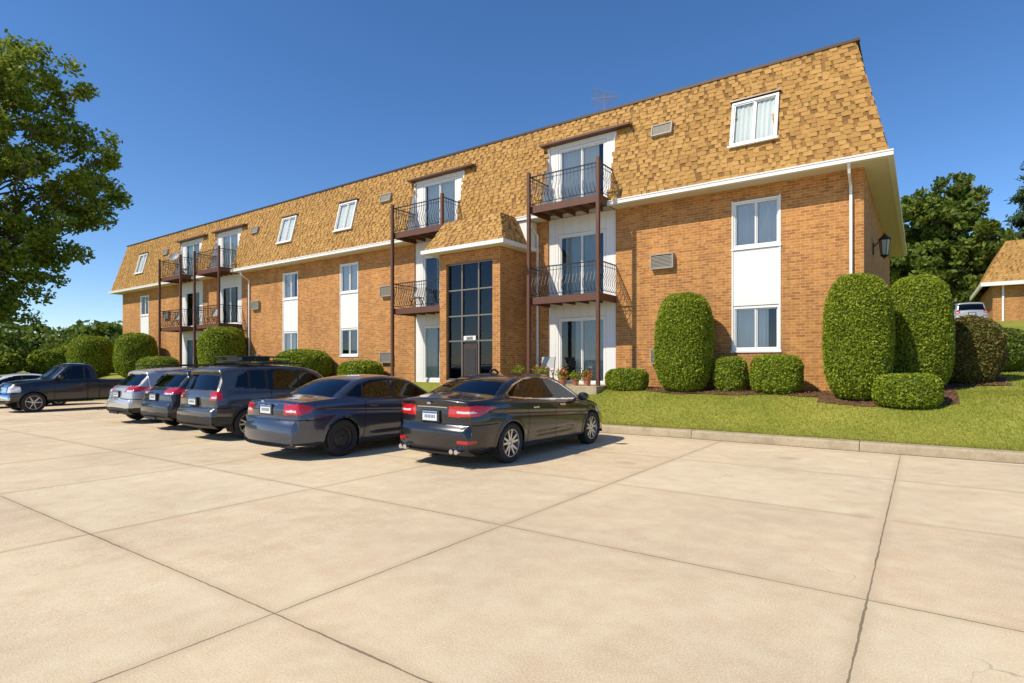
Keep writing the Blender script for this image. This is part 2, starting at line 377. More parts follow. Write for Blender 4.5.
# mansard shingles
def inside_skip(x,z,extra=0):
    for (a,b) in bays:
        if a<x<b and z<8.6: return True
    for xc in wins:
        if abs(x-xc)<.54 and 7.25<z<8.42: return True
    return False
def shingles(mb,A,B,C,D,skip=None,ex=.127):
    A,B,C,D=map(Vector,(A,B,C,D)); n=(B-A).cross(D-A).normalized()
    Ls=(D-A).length; nk=int(math.ceil(Ls/ex))
    for k in range(nk):
        t0=k*ex/Ls; t1=min(1,(k*ex+ex*1.12)/Ls)
        a0=A.lerp(D,t0); b0=B.lerp(C,t0); a1=A.lerp(D,t1); b1=B.lerp(C,t1)
        Lw=(b0-a0).length; s=0; hi=random.random()<.5
        while s<Lw-1e-4:
            hi=not hi
            wdt=random.choice([.10,.13,.16,.20,.25]) if hi else random.choice([.05,.07,.09,.12,.17])
            e=min(Lw,s+wdt)
            if Lw-e<.05: e=Lw
            p0=a0.lerp(b0,s/Lw); p1=a0.lerp(b0,e/Lw); q0=a1.lerp(b1,s/Lw); q1=a1.lerp(b1,e/Lw)
            mid=(p0+p1+q0+q1)/4
            if not(skip and skip(mid.x,mid.z)):
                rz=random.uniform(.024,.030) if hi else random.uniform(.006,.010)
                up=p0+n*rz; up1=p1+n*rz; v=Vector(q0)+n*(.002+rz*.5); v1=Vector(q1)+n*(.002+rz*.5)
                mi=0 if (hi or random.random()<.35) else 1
                mb.v+=[tuple(up),tuple(up1),tuple(v1),tuple(v),tuple(p0),tuple(p1),tuple(q0),tuple(q1)]
                i=len(mb.v)-8
                for f in ((0,1,2,3),(4,5,1,0),(4,0,3,6),(1,5,7,2)): mb.f.append(tuple(i+j for j in f)); mb.m.append(mi)
            s=e
sm=MB(); inx=.70
XRg=-.6; XLg=-43.4
shingles(sm,(XLg,YG,ZG),(XRg,YG,ZG),(XRg-inx,YT,ZT),(XLg+inx,YT,ZT),inside_skip)
shingles(sm,(XRg,YG,ZG),(XRg,YB+.5,ZG),(XRg-inx,YB-.25,ZT),(XRg-inx,YT,ZT))
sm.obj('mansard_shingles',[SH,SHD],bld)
rb=MB(); e=.012
rh=[(b[0],b[1],ZG,8.6) for b in bays]+[(xc-.53,xc+.53,7.24,8.4) for xc in wins]
wall_holes(rb,XLg+.7,XRg-.7,ZG,ZT,rh,0,rev=0); rb.v=[(v[0],My(v[2])+e,v[2]) for v in rb.v]
rb.poly([(XRg,YG+e,ZG),(XRg-.7,YT+e,ZT),(XRg-.7,YG+e,ZG)]); rb.poly([(XLg,YG+e,ZG),(XLg+.7,YG+e,ZG),(XLg+.7,YT+e,ZT)])
rb.quad((XLg,YG,ZG),(XLg,YB+.5,ZG),(XLg+.7,YB-.2,ZT),(XLg+.7,YT,ZT))
rb.quad((XLg,YB+.5,ZG),(XRg,YB+.5,ZG),(XRg-.7,YB-.2,ZT),(XLg+.7,YB-.2,ZT))
rb.quad((XLg+.7,YT,ZT),(XRg-.7,YT,ZT),(XRg-.7,YB-.2,ZT),(XLg+.7,YB-.2,ZT))
rb.obj('roof_deck',[SH],bld)
tr=MB()
tr.box(XLg+.6,XRg-.6,YT-.05,YT+.06,ZT-.03,ZT+.04,1); tr.box(XRg-.72,XRg-.62,YT+.06,YB-.2,ZT-.03,ZT+.04,1); tr.box(XLg+.6,XLg+.72,YT+.06,YB-.2,ZT-.03,ZT+.04,1)
seg=[XLg-.1]+[v for b in sorted(bays) for v in b]+[XRg+.1]
for k in range(0,len(seg),2):
    tr.box(seg[k],seg[k+1],YG-.12,YG+.02,ZG-.13,ZG-.005,0); tr.box(seg[k],seg[k+1],YG-.135,YG-.12,ZG-.035,ZG-.003,0)
    tr.quad((seg[k],YG,ZG-.12),(seg[k],YW,ZG-.12),(seg[k+1],YW,ZG-.12),(seg[k+1],YG,ZG-.12),2)
tr.box(XRg-.02,XRg+.1,YG+.02,YB+.5,ZG-.13,ZG-.005,0)
tr.quad((XR,YG,ZG-.122),(XRg,YG,ZG-.122),(XRg,YB+.5,ZG-.122),(XR,YB+.5,ZG-.122),2)
tr.box(XLg-.1,XLg+.02,YG+.02,YB+.5,ZG-.13,ZG-.005,0); tr.quad((XLg,YG,ZG-.122),(XL,YG,ZG-.122),(XL,YB+.5,ZG-.122),(XLg,YB+.5,ZG-.122),2)
tr.obj('gutter_and_soffit',[WH,BRZ,SOF],bld)
def downspout(x,y=YW-.06):
    g=MB(); g.tube([(x,YG-.05,ZG-.12),(x,YG+.05,ZG-.32),(x,y,ZG-.55),(x,y,1.05),(x,y-.15,.92)],.042,4); g.obj('downspout',[WH],bld)
downspout(-1.36); downspout(-27.5); downspout(-10.2)
def ac(x,z,w=.66,h=.42,y=YW,rot=0):
    g=MB(); a=w/2
    g.box(-a,a,-.14,.05,0,.03,0); g.box(-a,a,-.14,.05,h-.03,h,0); g.box(-a,-a+.03,-.138,.05,.03,h-.03,0); g.box(a-.03,a,-.138,.05,.03,h-.03,0)
    n=9
    for k in range(n):
        zz=.04+(h-.08)*k/n; g.box(-a+.03,a-.03,-.12,-.09,zz,zz+(h-.08)/n*.55,0)
    g.box(-a+.03,a-.03,-.05,.04,.03,h-.03,1); g.obj('wall_air_conditioner',[ACM,ACD],bld,(x,y,z),(rot,0,0))
for x in (-5.98,-17.4,-26.9,-36.5):
    ac(x,4.25); ac(x,8.0,.6,.34,My(8.0)+.02,tilt)
ac(-5.98,1.55); ac(-17.4,1.6); ac(-26.9,1.6)
g=MB(); g.box(0,.03,-.05,.05,-.1,.12,0); g.tube([(.02,0,.05),(.12,0,.14),(.22,0,.10)],.012,6)
g.lathe([(.0,.30),(.02,.27),(.10,.20),(.135,.17),(.115,.16),(.105,.155)],(.22,0,0),'Z',6,0); g.lathe([(.103,.155),(.07,-.12)],(.22,0,0),'Z',6,1); g.lathe([(.075,-.12),(.08,-.14),(.03,-.17),(0,-.2)],(.22,0,0),'Z',6,0)
for k in range(6):
    t=2*math.pi*k/6; g.tube([(.22+.104*math.cos(t),.104*math.sin(t),.155),(.22+.072*math.cos(t),.072*math.sin(t),-.12)],.008,4)
o=g.obj('wall_lantern',[BLK,simple('lantern_glass',(.35,.33,.28),.2)],bld,(XR,18.7,4.72)); o.scale=(1.25,1.25,1.45)
g=MB(); g.tube([(-8.1,16.3,9.2),(-8.1,16.3,10.0)],.018,5); g.tube([(-8.45,16.1,9.9),(-7.75,16.5,9.95)],.012,4)
for k in range(9):
    xx=-8.42+k*.08; l=.34-.025*k; g.tube([(xx+l*.4,16.2-l+k*.03,9.9+l*.6),(xx-l*.3,16.2+l+k*.03,9.92-l*.5)],.010,4)
g.obj('roof_antenna',[simple('aluminium',(.5,.5,.5),.35,metal=.7)],bld)
# balconies
def balcony(x0,x1,zd,yf=14.65):
    g=MB(); y1=YS-.01
    n=int((x1-x0)/.15)
    for k in range(n):
        a=x0+(x1-x0)*k/n; g.box(a+.004,a+(x1-x0)/n-.004,yf+.05,y1,zd-.04,zd,0)
    g.box(x0-.02,x1+.02,yf,yf+.045,zd-.2,zd+.01,1)
    g.box(x0-.02,x0+.03,yf+.045,y1,zd-.2,zd+.008,1); g.box(x1-.03,x1+.02,yf+.045,y1,zd-.2,zd+.008,1)
    for k in range(1,5):
        xx=x0+(x1-x0)*k/5; g.box(xx-.02,xx+.02,yf+.045,y1,zd-.17,zd-.042,0)
    g.obj('balcony_deck',[WD,RST],bld)
    r=MB(); h=.92
    def run(p,q,nrm):
        p=Vector(p);q=Vector(q);nrm=Vector(nrm);L=(q-p).length;n=int(L/.115)
        for zz,rr in ((h,.022),(.09,.012),(h-.12,.010)): r.tube([p+Vector((0,0,zz)),q+Vector((0,0,zz))],rr,4)
        for k in range(1,n):
            b=p.lerp(q,k/n)
            pr=[(0,.08),(.05,.14),(.11,.24),(.12,.34),(.07,.48),(.015,.62),(0,.74),(0,h)]
            r.tube([b+nrm*o+Vector((0,0,z)) for o,z in pr],.0085,4,cap=False)
    run((x0,yf+.02,zd),(x1,yf+.02,zd),(0,-1,0)); run((x0,yf+.02,zd),(x0,y1,zd),(-1,0,0)); run((x1,yf+.02,zd),(x1,y1,zd),(1,0,0))
    r.obj('balcony_railing',[BLK],bld)
for i,(x0,x1) in enumerate(bays):
    X0,X1=x0+.03,x1; balcony(X0,X1,6.38); balcony(X0,X1,3.58)
    g=MB()
    for xx in (X0+.0,X1-.0):
        g.box(xx-.05,xx+.05,14.54,14.64,.75,7.42,0)
    g.obj('balcony_post',[RST],bld,bevel=.008)
g=MB(); g.lathe([(0,.1),(.12,.08),(.22,.03),(.28,-.03)],(0,0,0),'Y',20,0); g.tube([(0,.1,0),(0,.25,-.25)],.02,5); g.tube([(0,.0,-.25),(0,-.28,-.02)],.01,4)
g.obj('satellite_dish',[simple('dish_grey',(.35,.35,.36),.5),BLK],bld,(-32.6,14.4,7.3),(math.radians(-35),0,.5),smooth=True)
# entrance porch
px0,px1,pyf=-13.15,-10.62,14.2
g=MB(); wall_holes(g,px0,px1,.3,5.2,[(-12.86,-10.92,1.02,4.86)],pyf,rev=.2)
g.quad((px1,pyf,.3),(px1,YW,.3),(px1,YW,5.2),(px1,pyf,5.2)); g.quad((px0,YW,.3),(px0,pyf,.3),(px0,pyf,5.2),(px0,YW,5.2)); g.obj('porch_walls',[BR],bld)
g=MB(); a0,a1,zb_,zt_=-12.86,-10.92,1.02,4.86; cx=[a0,a0+.62,a1-.62,a1]; yy=pyf+.08
for k,xx in enumerate(cx): g.box(xx-.025 if 0<k else xx,xx+.025 if k<3 else xx,yy,yy+.1,zb_,zt_,0)
for zz in (1.02,2.28,3.1,3.95,4.81):
    for k in range(3): g.box(cx[k]+.025,cx[k+1]-.025,yy+.002,yy+.09,zz,zz+.045,0)
g.quad((a0,yy+.05,zb_),(a1,yy+.05,zb_),(a1,yy+.05,zt_),(a0,yy+.05,zt_),1)
g.box(cx[1]+.06,cx[2]-.06,yy+.01,yy+.04,1.10,2.2,2); g.box(cx[1]+.14,cx[2]-.14,yy+.0,yy+.01,1.25,2.05,3)
g.box(cx[1]+.1,cx[2]-.1,yy-.03,yy-.0,2.32,2.46,4)
g.box(a0,a1,YW-.05,YW-.02,.5,5.1,5); g.quad((a0,yy+.3,2.9),(a1,yy+.3,2.9),(a1,YW,3.2),(a0,YW,3.2),6)
g.box(a0,a0+.02,yy+.3,YW,.6,5,5)
g.obj('porch_glazing',[simple('frame_silver',(.24,.20,.16),.4,metal=.5),glassmat('porch_glass',(.34,.34,.33),(.5,.52,.55)),BRZ,DK,WH,simple('hall_wall',(.18,.12,.07),.8),simple('stair',(.25,.19,.14),.8)],bld)
tx=bpy.data.curves.new('house_number','FONT'); tx.body='2600'; tx.size=.14; tx.extrude=.004; tx.align_x='CENTER'
to=bpy.data.objects.new('house_number',tx); scene.collection.objects.link(to); to.parent=bld; to.location=((cx[1]+cx[2])/2,yy-.037,2.34); to.rotation_euler=(math.pi/2,0,0); tx.materials.append(BLK)
g=MB(); B0=(-13.5,13.85,5.33);B1=(-10.27,13.85,5.33);T0=(-13.05,14.35,6.3);T1=(-10.72,14.35,6.3)
shingles(g,B0,B1,T1,T0); shingles(g,B1,(-10.27,15.2,5.33),(-10.72,15.2,6.3),T1); shingles(g,(-13.5,15.2,5.33),B0,T0,(-13.05,15.2,6.3))
g.quad(T0,T1,(-10.72,15.3,6.3),(-13.05,15.3,6.3)); g.obj('porch_roof',[SH,SHD],bld)
g=MB(); g.box(-13.6,-10.17,13.75,13.87,5.2,5.32,0); g.box(-10.27,-10.17,13.87,YW-.01,5.2,5.32,0); g.box(-13.6,-13.5,13.87,YW-.01,5.2,5.32,0)
g.quad((-13.5,13.87,5.21),(-13.5,YW,5.21),(-10.27,YW,5.21),(-10.27,13.87,5.21),1); g.box(-10.62,-10.27,15.2,YW-.01,5.33,6.15,2); g.box(-13.5,-13.15,15.2,YW-.01,5.33,6.15,2)
g.obj('porch_gutter',[WH,SOF,WH],bld)
# second building on the hill
b2=empty('brick_building'); zb2=float(zground(8,54))-.5
g=MB(); X0,X1,Y0,Y1,zg,zt2=4.2,34,54,70,7.45,10.5
g.box(X0,X1,Y0,Y1,zb2,zg-.1,0); g.obj('brick_walls',[BR],b2)
g=MB(); o_=.6
A=(X0-o_,Y0-o_,zg);B=(X1,Y0-o_,zg);C=(X1,Y0+.8,zt2);D=(X0+.8,Y0+.8,zt2)
shingles(g,A,B,C,D,ex=.2); shingles(g,(X0-o_,Y1,zg),A,D,(X0+.8,Y1,zt2),ex=.2); g.quad(D,C,(X1,Y1,zt2),(X0+.8,Y1,zt2)); g.quad((A[0]+.02,A[1]+.02,zg),(B[0],B[1]+.02,zg),(C[0],C[1]+.02,zt2),(D[0]+.02,D[1]+.02,zt2)); g.quad((A[0]+.02,Y1,zg),(A[0]+.02,A[1]+.02,zg),(D[0]+.02,D[1],zt2),(D[0]+.02,Y1,zt2)); g.obj('mansard_roof',[SH,SHD],b2)
g=MB(); g.box(X0-o_-.1,X1,Y0-o_-.12,Y0-o_+.02,zg-.3,zg-.02,0); g.box(X0-o_-.12,X0-o_,Y0-o_+.02,Y1,zg-.3,zg-.02,0); g.quad((X0-o_,Y0-o_,zg-.12),(X1,Y0-o_,zg-.12),(X1,Y0,zg-.12),(X0-o_,Y0,zg-.12),1); g.box(X0+.5,X0+.62,Y0-.1,Y0-.01,zb2,zg-.2,0); g.obj('gutter',[WH,SOF],b2)
for xx in (9.0,13,17,22): unit('window',1.3,1.3,(xx,Y0-.05,5.2),parent=b2)
# ------------------------------------------------------------ foliage
def leafquads(C,size,r,nrm=None,spread=1.0,aspect=.5):
    n=len(C); d=r.normal(size=(n,3))
    if nrm is not None: d=nrm+d*spread
    d/=np.linalg.norm(d,axis=1,keepdims=True)+1e-9
    q=r.normal(size=(n,3)); u=np.cross(d,q); u/=np.linalg.norm(u,axis=1,keepdims=True)+1e-9; v=np.cross(d,u)
    s=(size*(.6+.8*r.random(n)))[:,None]
    V=np.stack([C-u*s,C+v*s*aspect,C+u*s,C-v*s*aspect],1).reshape(-1,3)
    return V,np.arange(4*n).reshape(n,4)
LF_T=leafmat('tree_leaves',(.10,.15,.012),(.22,.28,.027),(.38,.41,.055),.42)
LF_D=leafmat('dark_leaves',(.065,.11,.016),(.15,.21,.03),(.27,.31,.05),.40)
LF_B=leafmat('shrub_leaves',(.11,.17,.008),(.25,.32,.018),(.42,.45,.05),.3)
LF_P=leafmat('copper_shrub_leaves',(.08,.05,.016),(.19,.14,.035),(.26,.27,.05),.25)
LF_C=leafmat('conifer_needles',(.025,.06,.02),(.06,.11,.038),(.12,.17,.055),.2)
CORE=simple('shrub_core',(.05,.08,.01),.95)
def vnoise(P,f,seed):
    q=np.random.default_rng(seed); out=0
    for k in range(5):
        w_=q.normal(size=3)*f*(1+.6*k); out=out+np.sin(P@w_+q.random()*6.28)/(1+.6*k)
    return out/2.5
def bush(x,y,w_,h,exp=3.0,kind=LF_B,leaf=.026,dens=1500,z0=None,dy=None,taper=0,wob=.04,name='clipped_shrub'):
    z0=float(zground(x,y))-.03 if z0 is None else z0
    r=np.random.default_rng(int(abs(x*977+y*131))); a=w_/2; b=(dy or w_)/2; cst=h/2
    area=math.pi*w_*h+w_*w_; n=int(dens*area)
    d=r.normal(size=(n,3)); d/=np.linalg.norm(d,axis=1,keepdims=True)
    k=(np.abs(d[:,0])**2.3+np.abs(d[:,1])**2.3)**(exp/2.3)+np.abs(d[:,2])**exp
    U=d*(k**(-1/exp))[:,None]
    P=U*np.array([a,b,cst]); tp=1-taper*np.clip(U[:,2],-1,1); low=1-.12*np.clip(-U[:,2]-.5,0,1)
    P[:,:2]*=(tp*low)[:,None]
    nz=vnoise(P,2.3,int(abs(x*10))); P*= (1+wob*nz)[:,None]
    nr=P/np.array([a,b,cst])**2; nr/=np.linalg.norm(nr,axis=1,keepdims=True)
    fr=vnoise(P,9,int(abs(x*7)))
    P+=nr*(r.random(n)**2*.05-.025+.014*fr)[:,None]
    P[:,2]+=cst; kk=P[:,2]>.02; P=P[kk]; nr=nr[kk]
    V,F=leafquads(P,leaf,r,nr*.6,1,.55)
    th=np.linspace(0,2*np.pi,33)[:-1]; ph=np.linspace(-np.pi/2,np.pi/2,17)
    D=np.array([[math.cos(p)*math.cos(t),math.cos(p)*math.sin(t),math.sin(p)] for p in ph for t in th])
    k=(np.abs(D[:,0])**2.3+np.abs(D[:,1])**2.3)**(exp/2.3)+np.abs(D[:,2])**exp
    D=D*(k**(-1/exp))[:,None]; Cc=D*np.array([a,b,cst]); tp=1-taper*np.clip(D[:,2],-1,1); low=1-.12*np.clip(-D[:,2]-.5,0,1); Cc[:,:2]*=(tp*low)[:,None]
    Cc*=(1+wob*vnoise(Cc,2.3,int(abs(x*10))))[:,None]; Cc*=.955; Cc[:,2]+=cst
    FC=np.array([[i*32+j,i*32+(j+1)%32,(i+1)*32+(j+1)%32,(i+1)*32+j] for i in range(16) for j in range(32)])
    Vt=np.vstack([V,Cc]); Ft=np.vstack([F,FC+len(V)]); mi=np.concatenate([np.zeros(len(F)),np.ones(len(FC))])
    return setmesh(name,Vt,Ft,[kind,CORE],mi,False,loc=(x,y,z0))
bush(-5.1,14.95,1.42,2.55,3.2,dens=3300,taper=.05)
bush(-1.14,14.6,1.28,2.72,3.4,dens=3300,taper=.05)
bush(-.08,15.9,1.30,2.6,3.4,dens=2800,taper=.06)
bush(.90,17.3,1.35,1.55,2.4,LF_P,dens=2200,leaf=.03,wob=.1,name='copper_shrub')
bush(1.7,19.6,1.2,1.1,2.4,LF_D,dens=1500,leaf=.035,wob=.1,name='shrub')
for (x,y,w_,h,dy) in ((-6.7,14.85,1.2,.58,.7),(-3.98,15.15,.78,.88,.8),(-2.85,14.95,1.15,.92,.85),(-.25,14.15,1.15,.66,.7)): bush(x,y,w_,h,4,dens=3300,dy=dy)
for (x,y,w_,h,dn) in ((-28.2,14.7,2.1,2.6,700),(-37.3,14.4,2.1,2.65,600),(-43.6,14.2,2.4,2.7,600),(-21.5,14.7,2.2,1.35,900),(-17.9,14.8,1.6,.85,1100),(-25.2,14.6,1.5,1.0,700),(-33.5,14.0,2,1.4,500)): bush(x,y,w_,h,3,dens=dn,leaf=.05)
bush(9.0,44,3,1.6,3,LF_B,dens=200,leaf=.1)
# mulch bed
def mmask(x,y):
    e=14.52+.08*np.sin(x*1.7)+.05*np.sin(x*4.1+1)
    e=np.where(x>-1.9,14.1+.10*np.sin(x*2)+.35*np.clip(x-.2,0,3),e); e=np.where(x<-6,14.7,e)
    return (y>e)&(x>-7.35)&((x<.6)|((x<1.6)&(y>16.5)&(y<18.0)))&((y<15.9)|(x>-1.0))&((y<17)|(x>.2))
sheet('mulch_bed',-7.4,2.5,13.2,18.8,lambda x,y:zground(x,y)+.018+.012*np.sin(x*9)*np.sin(y*11),MUL,200,112,mmask)
cx_=rng.uniform(-7.3,2.4,26000); cy_=rng.uniform(13.3,18.4,26000); k=mmask(cx_,cy_); cx_,cy_=cx_[k],cy_[k]
V,F=leafquads(np.stack([cx_,cy_,zground(cx_,cy_)+.04],1),np.full(len(cx_),.022),rng,np.tile([0,0,1.5],(len(cx_),1)),.8,.35)
setmesh('mulch_chips',V,F,[leafmat('mulch_chip',(.08,.038,.017),(.19,.10,.045),(.32,.20,.09),0,.95)])
# grass blades
def blades(n,x0,x1,y0,y1,h,wd,keep=None):
    x=rng.uniform(x0,x1,n); y=rng.uniform(y0,y1,n)
    k=~mmask(x,y)&~((x<XR)&(y>YW))
    if keep is not None: k&=keep(x,y)
    x,y=x[k],y[k]; n=len(x); z=zground(x,y)-.003; t=rng.uniform(0,6.28,n); hh=h*(.6+.8*rng.random(n))
    lx=rng.normal(size=n)*.4*hh; ly=rng.normal(size=n)*.4*hh
    A=np.stack([x-np.cos(t)*wd,y-np.sin(t)*wd,z],1); B=np.stack([x+np.cos(t)*wd,y+np.sin(t)*wd,z],1); C=np.stack([x+lx,y+ly,z+hh],1)
    return np.stack([A,B,C],1).reshape(-1,3)
GV=np.vstack([blades(80000,-7.6,8,12.12,15.7,.035,.006),blades(30000,-1,9,15.7,26,.04,.010),blades(12000,-14,-7.6,12.14,15.6,.04,.008,lambda x,y:((x<-12.8)|(x>-10.9))&(y<14.1)),blades(5000,-6,8,12.09,12.2,.05,.006),blades(500,-8,8,11.84,11.88,.03,.006)])
setmesh('lawn_grass',GV,np.arange(len(GV)).reshape(-1,3),[leafmat('grass_blade',(.17,.20,.018),(.30,.315,.030),(.48,.43,.10),.4,.6)])
# trees
def tree(name,loc,env,n_cl,cl_r,n_leaf,leaf,mat,trunk_r,seed,zlow=2.0,flat=.75,tipk=.52):
    r=np.random.default_rng(seed); root=empty(name,loc)
    ez=[e[0] for e in env]; er=[e[1] for e in env]; top=ez[-1]
    tb=MB(); tr_pts=[]; k=10
    for i in range(k+1):
        t=i/k; tr_pts.append(Vector((math.sin(t*3+seed)*.35*t,math.cos(t*2.3+seed)*.35*t,t*top*.86)))
    tb.tube([Vector((0,0,-.3))]+tr_pts,[trunk_r*1.5]+[trunk_r*(1.12-.98*i/k) for i in range(k+1)],10)
    cents=[]
    tries=0
    while len(cents)<n_cl and tries<20000:
        tries+=1
        z=r.uniform(ez[0],top); R=np.interp(z,ez,er); q=r.random()**.45*R; a=r.uniform(0,6.28)
        p=np.array([q*math.cos(a),q*math.sin(a),z])
        if r.random()>R/max(er)+.15: continue
        if all(np.linalg.norm(p-c)>cl_r*.72 for c in cents): cents.append(p)
    PL=[]
    for c_ in cents:
        cr=cl_r*r.uniform(.6,1.2); hz=max(zlow,c_[2]-np.hypot(c_[0],c_[1])*r.uniform(.5,.95)); t=min(1,hz/(top*.86)); i=min(k-1,int(t*k)); s=tr_pts[i].lerp(tr_pts[i+1],t*k-i)
        e=Vector(c_); m1=s.lerp(e,.45)+Vector((r.normal()*.3,r.normal()*.3,-.25)); br=trunk_r*.32*(1-t*.6)
        tb.tube([s,m1,e],[br,br*.6,br*.2],5,cap=False)
        tips=[]
        for q in range(7):
            d=r.normal(size=3); d/=np.linalg.norm(d); d[2]=d[2]*.6; tp=np.array(e)+d*cr*r.uniform(.6,1.1); tips.append(tp)
            tb.tube([m1.lerp(e,r.uniform(.5,1)),(Vector(tp)+e)/2+Vector((0,0,.08)),Vector(tp)],[br*.25,br*.16,br*.06],4,cap=False)
        nl=int(n_leaf*(cr/cl_r)**2)
        for tp in tips:
            m=nl//7; d=r.normal(size=(m,3)); d/=np.linalg.norm(d,axis=1,keepdims=True)
            PL.append(tp+d*(r.random(m)**.5*cr*tipk)[:,None]*np.array([1,1,flat]))
    P=np.vstack(PL); V,F=leafquads(P,np.full(len(P),leaf),r,np.tile([0,0,.6],(len(P),1)),1,.6)
    tb.obj('trunk_and_limbs',[BARK],root,smooth=True); setmesh('crown',V,F,[mat],parent=root)
    return root
zt_=float(zground(-62,13))
k_=1.29
tree('shade_tree',(-62.5,13.0,zt_),[(a_*k_,b_*k_) for a_,b_ in ((3.6,1.8),(6,2.2),(8.5,3.6),(10.7,6.2),(14.5,7.6),(18.2,5.6),(20.0,4.0),(21.4,1.8))],105,1.95,660,.19,LF_T,.5,5,3.5,tipk=.5)
tree('shade_tree',(-66,-2.0,-.2),[(2.5,3),(5,5.5),(9,6.5),(12,5),(15,2)],55,2.1,450,.24,LF_T,.4,9)
def rt(x,y,h,R,s,mat=LF_D):
    z=float(zground(x,y)); tree('deciduous_tree',(x,y,z-.2),[(h*.12,R*.6),(h*.3,R),(h*.6,R*.95),(h*.85,R*.6),(h,R*.2)],60,R*.33,420,.26,mat,.3,s)
rt(-5.0,70,14.2,5.4,21,LF_T); rt(1.8,68,14.3,4.6,22); rt(-1.5,76,15.0,6,23,LF_T); rt(8.5,90,12,6.0,25); rt(-12,80,15,6,26)
def conifer(x,y,h,R,seed):
    r=np.random.default_rng(seed); z0=float(zground(x,y)); root=empty('conifer_tree',(x,y,z0)); tb=MB(); tb.tube([(0,0,-.3),(0,0,h*.98)],[.22,.03],8); PL=[]
    for k in range(140):
        t=r.random()**.8; z=1+t*(h-1.2); L=R*(1-t)**.85*r.uniform(.75,1.1); a=r.uniform(0,6.28); e=Vector((L*math.cos(a),L*math.sin(a),z-L*.15)); tb.tube([(0,0,z),e],[.05,.01],4,cap=False)
        m=int(60+260*L/R); s=r.random(m)**.6; P=np.outer(s,np.array(e)-np.array([0,0,z]))+np.array([0,0,z])+r.normal(size=(m,3))*np.array([.28,.28,.16]); PL.append(P)
    P=np.vstack(PL); V,F=leafquads(P,np.full(len(P),.2),r,None,1,.35); tb.obj('trunk',[BARK],root); setmesh('needles',V,F,[LF_C],parent=root)
conifer(9.0,72,16.5,5,31); conifer(16.5,80,16,5,32)
def treeline(pts,h,n,seed,leaf=.5,mat=LF_D,name='distant_trees'):
    r=np.random.default_rng(seed); PL=[]
    for k in range(n):
        t=r.random()*(len(pts)-1); i=int(t); f=t-i; c=np.array(pts[i])*(1-f)+np.array(pts[i+1])*f+r.normal(size=2)*3
        hh=h*r.uniform(.45,1.1); m=420; d=r.normal(size=(m,3)); d/=np.linalg.norm(d,axis=1,keepdims=True); R=hh*.48
        P=d*(R*(.75+.3*r.random(m)))[:,None]*np.array([.95,.95,1]); P+=np.array([c[0],c[1],float(zground(c[0],c[1]))+R]); PL.append(P)
    P=np.vstack(PL); V,F=leafquads(P,np.full(len(P),leaf),r,None,1,.7); setmesh(name,V,F,[mat])
treeline([(-76,-14),(-84,8),(-88,22),(-92,40),(-80,60)],5.4,60,41,.3)
treeline([(-70,-10),(-76,8),(-80,22),(-82,40)],3.6,34,44,.28,LF_T)
treeline([(-150,-60),(-160,10),(-150,80),(-90,130)],11,120,42,.8)
treeline([(-40,110),(0,120),(40,115),(90,95)],11,80,43,.8)
# ------------------------------------------------------------ vehicles
GLC=glassmat('car_glass',(.09,.095,.10),(.78,.83,.88),.95,.012); TRM=simple('black_plastic',(.018,.018,.019),.5,var=.1)
def lampmat(name,col,rough=.12):
    return simple(name,col,rough,coat=1,var=.35,vs=25)
RED=lampmat('tail_lamp_red',(.50,.008,.012)); CHR=simple('chrome',(.7,.7,.72),.12,metal=1,var=.03); CLR=lampmat('clear_lamp',(.60,.60,.60)); SEAM=simple('panel_gap',(.006,.006,.006),.8)
TYR=simple('tyre_rubber',(.022,.022,.023),.85,var=.15,vs=30); ALY=simple('alloy',(.55,.56,.58),.28,metal=.85,var=.06); ALD=simple('steel_wheel_black',(.03,.03,.032),.5,metal=.3)
PLT=simple('licence_plate',(.62,.66,.68),.4); PLB=simple('plate_blue',(.05,.12,.35),.4); SEAT=simple('seat_fabric',(.05,.05,.052),.9); ORG=lampmat('amber',(.6,.2,.02))
def paint(name,col,metal=.55,rough=.32):
    return simple(name,col,rough,metal=metal,coat=1,var=.06,vs=1.2)
def gsm(a,s):
    if s<=0: return a
    n=int(3*s)+1; k=np.exp(-.5*(np.arange(-n,n+1)/s)**2); k/=k.sum()
    l=2*a[0]-a[1:n+1][::-1]; rr=2*a[-1]-a[-n-1:-1][::-1]
    return np.convolve(np.concatenate([l,a,rr]),k,'valid')
def polysd(px,pz,poly):
    poly=np.array(poly); n=len(poly); ins=np.zeros(px.shape,bool); dm=np.full(px.shape,1e9)
    for i in range(n):
        x0,z0=poly[i]; x1,z1=poly[(i+1)%n]
        c_=((z0>pz)!=(z1>pz))
        with np.errstate(divide='ignore',invalid='ignore'): xi=(x1-x0)*(pz-z0)/(z1-z0+1e-12)+x0
        ins^=c_&(px<xi)
        t=np.clip(((px-x0)*(x1-x0)+(pz-z0)*(z1-z0))/((x1-x0)**2+(z1-z0)**2),0,1)
        dm=np.minimum(dm,np.hypot(px-x0-t*(x1-x0),pz-z0-t*(z1-z0)))
    return np.where(ins,-dm,dm)
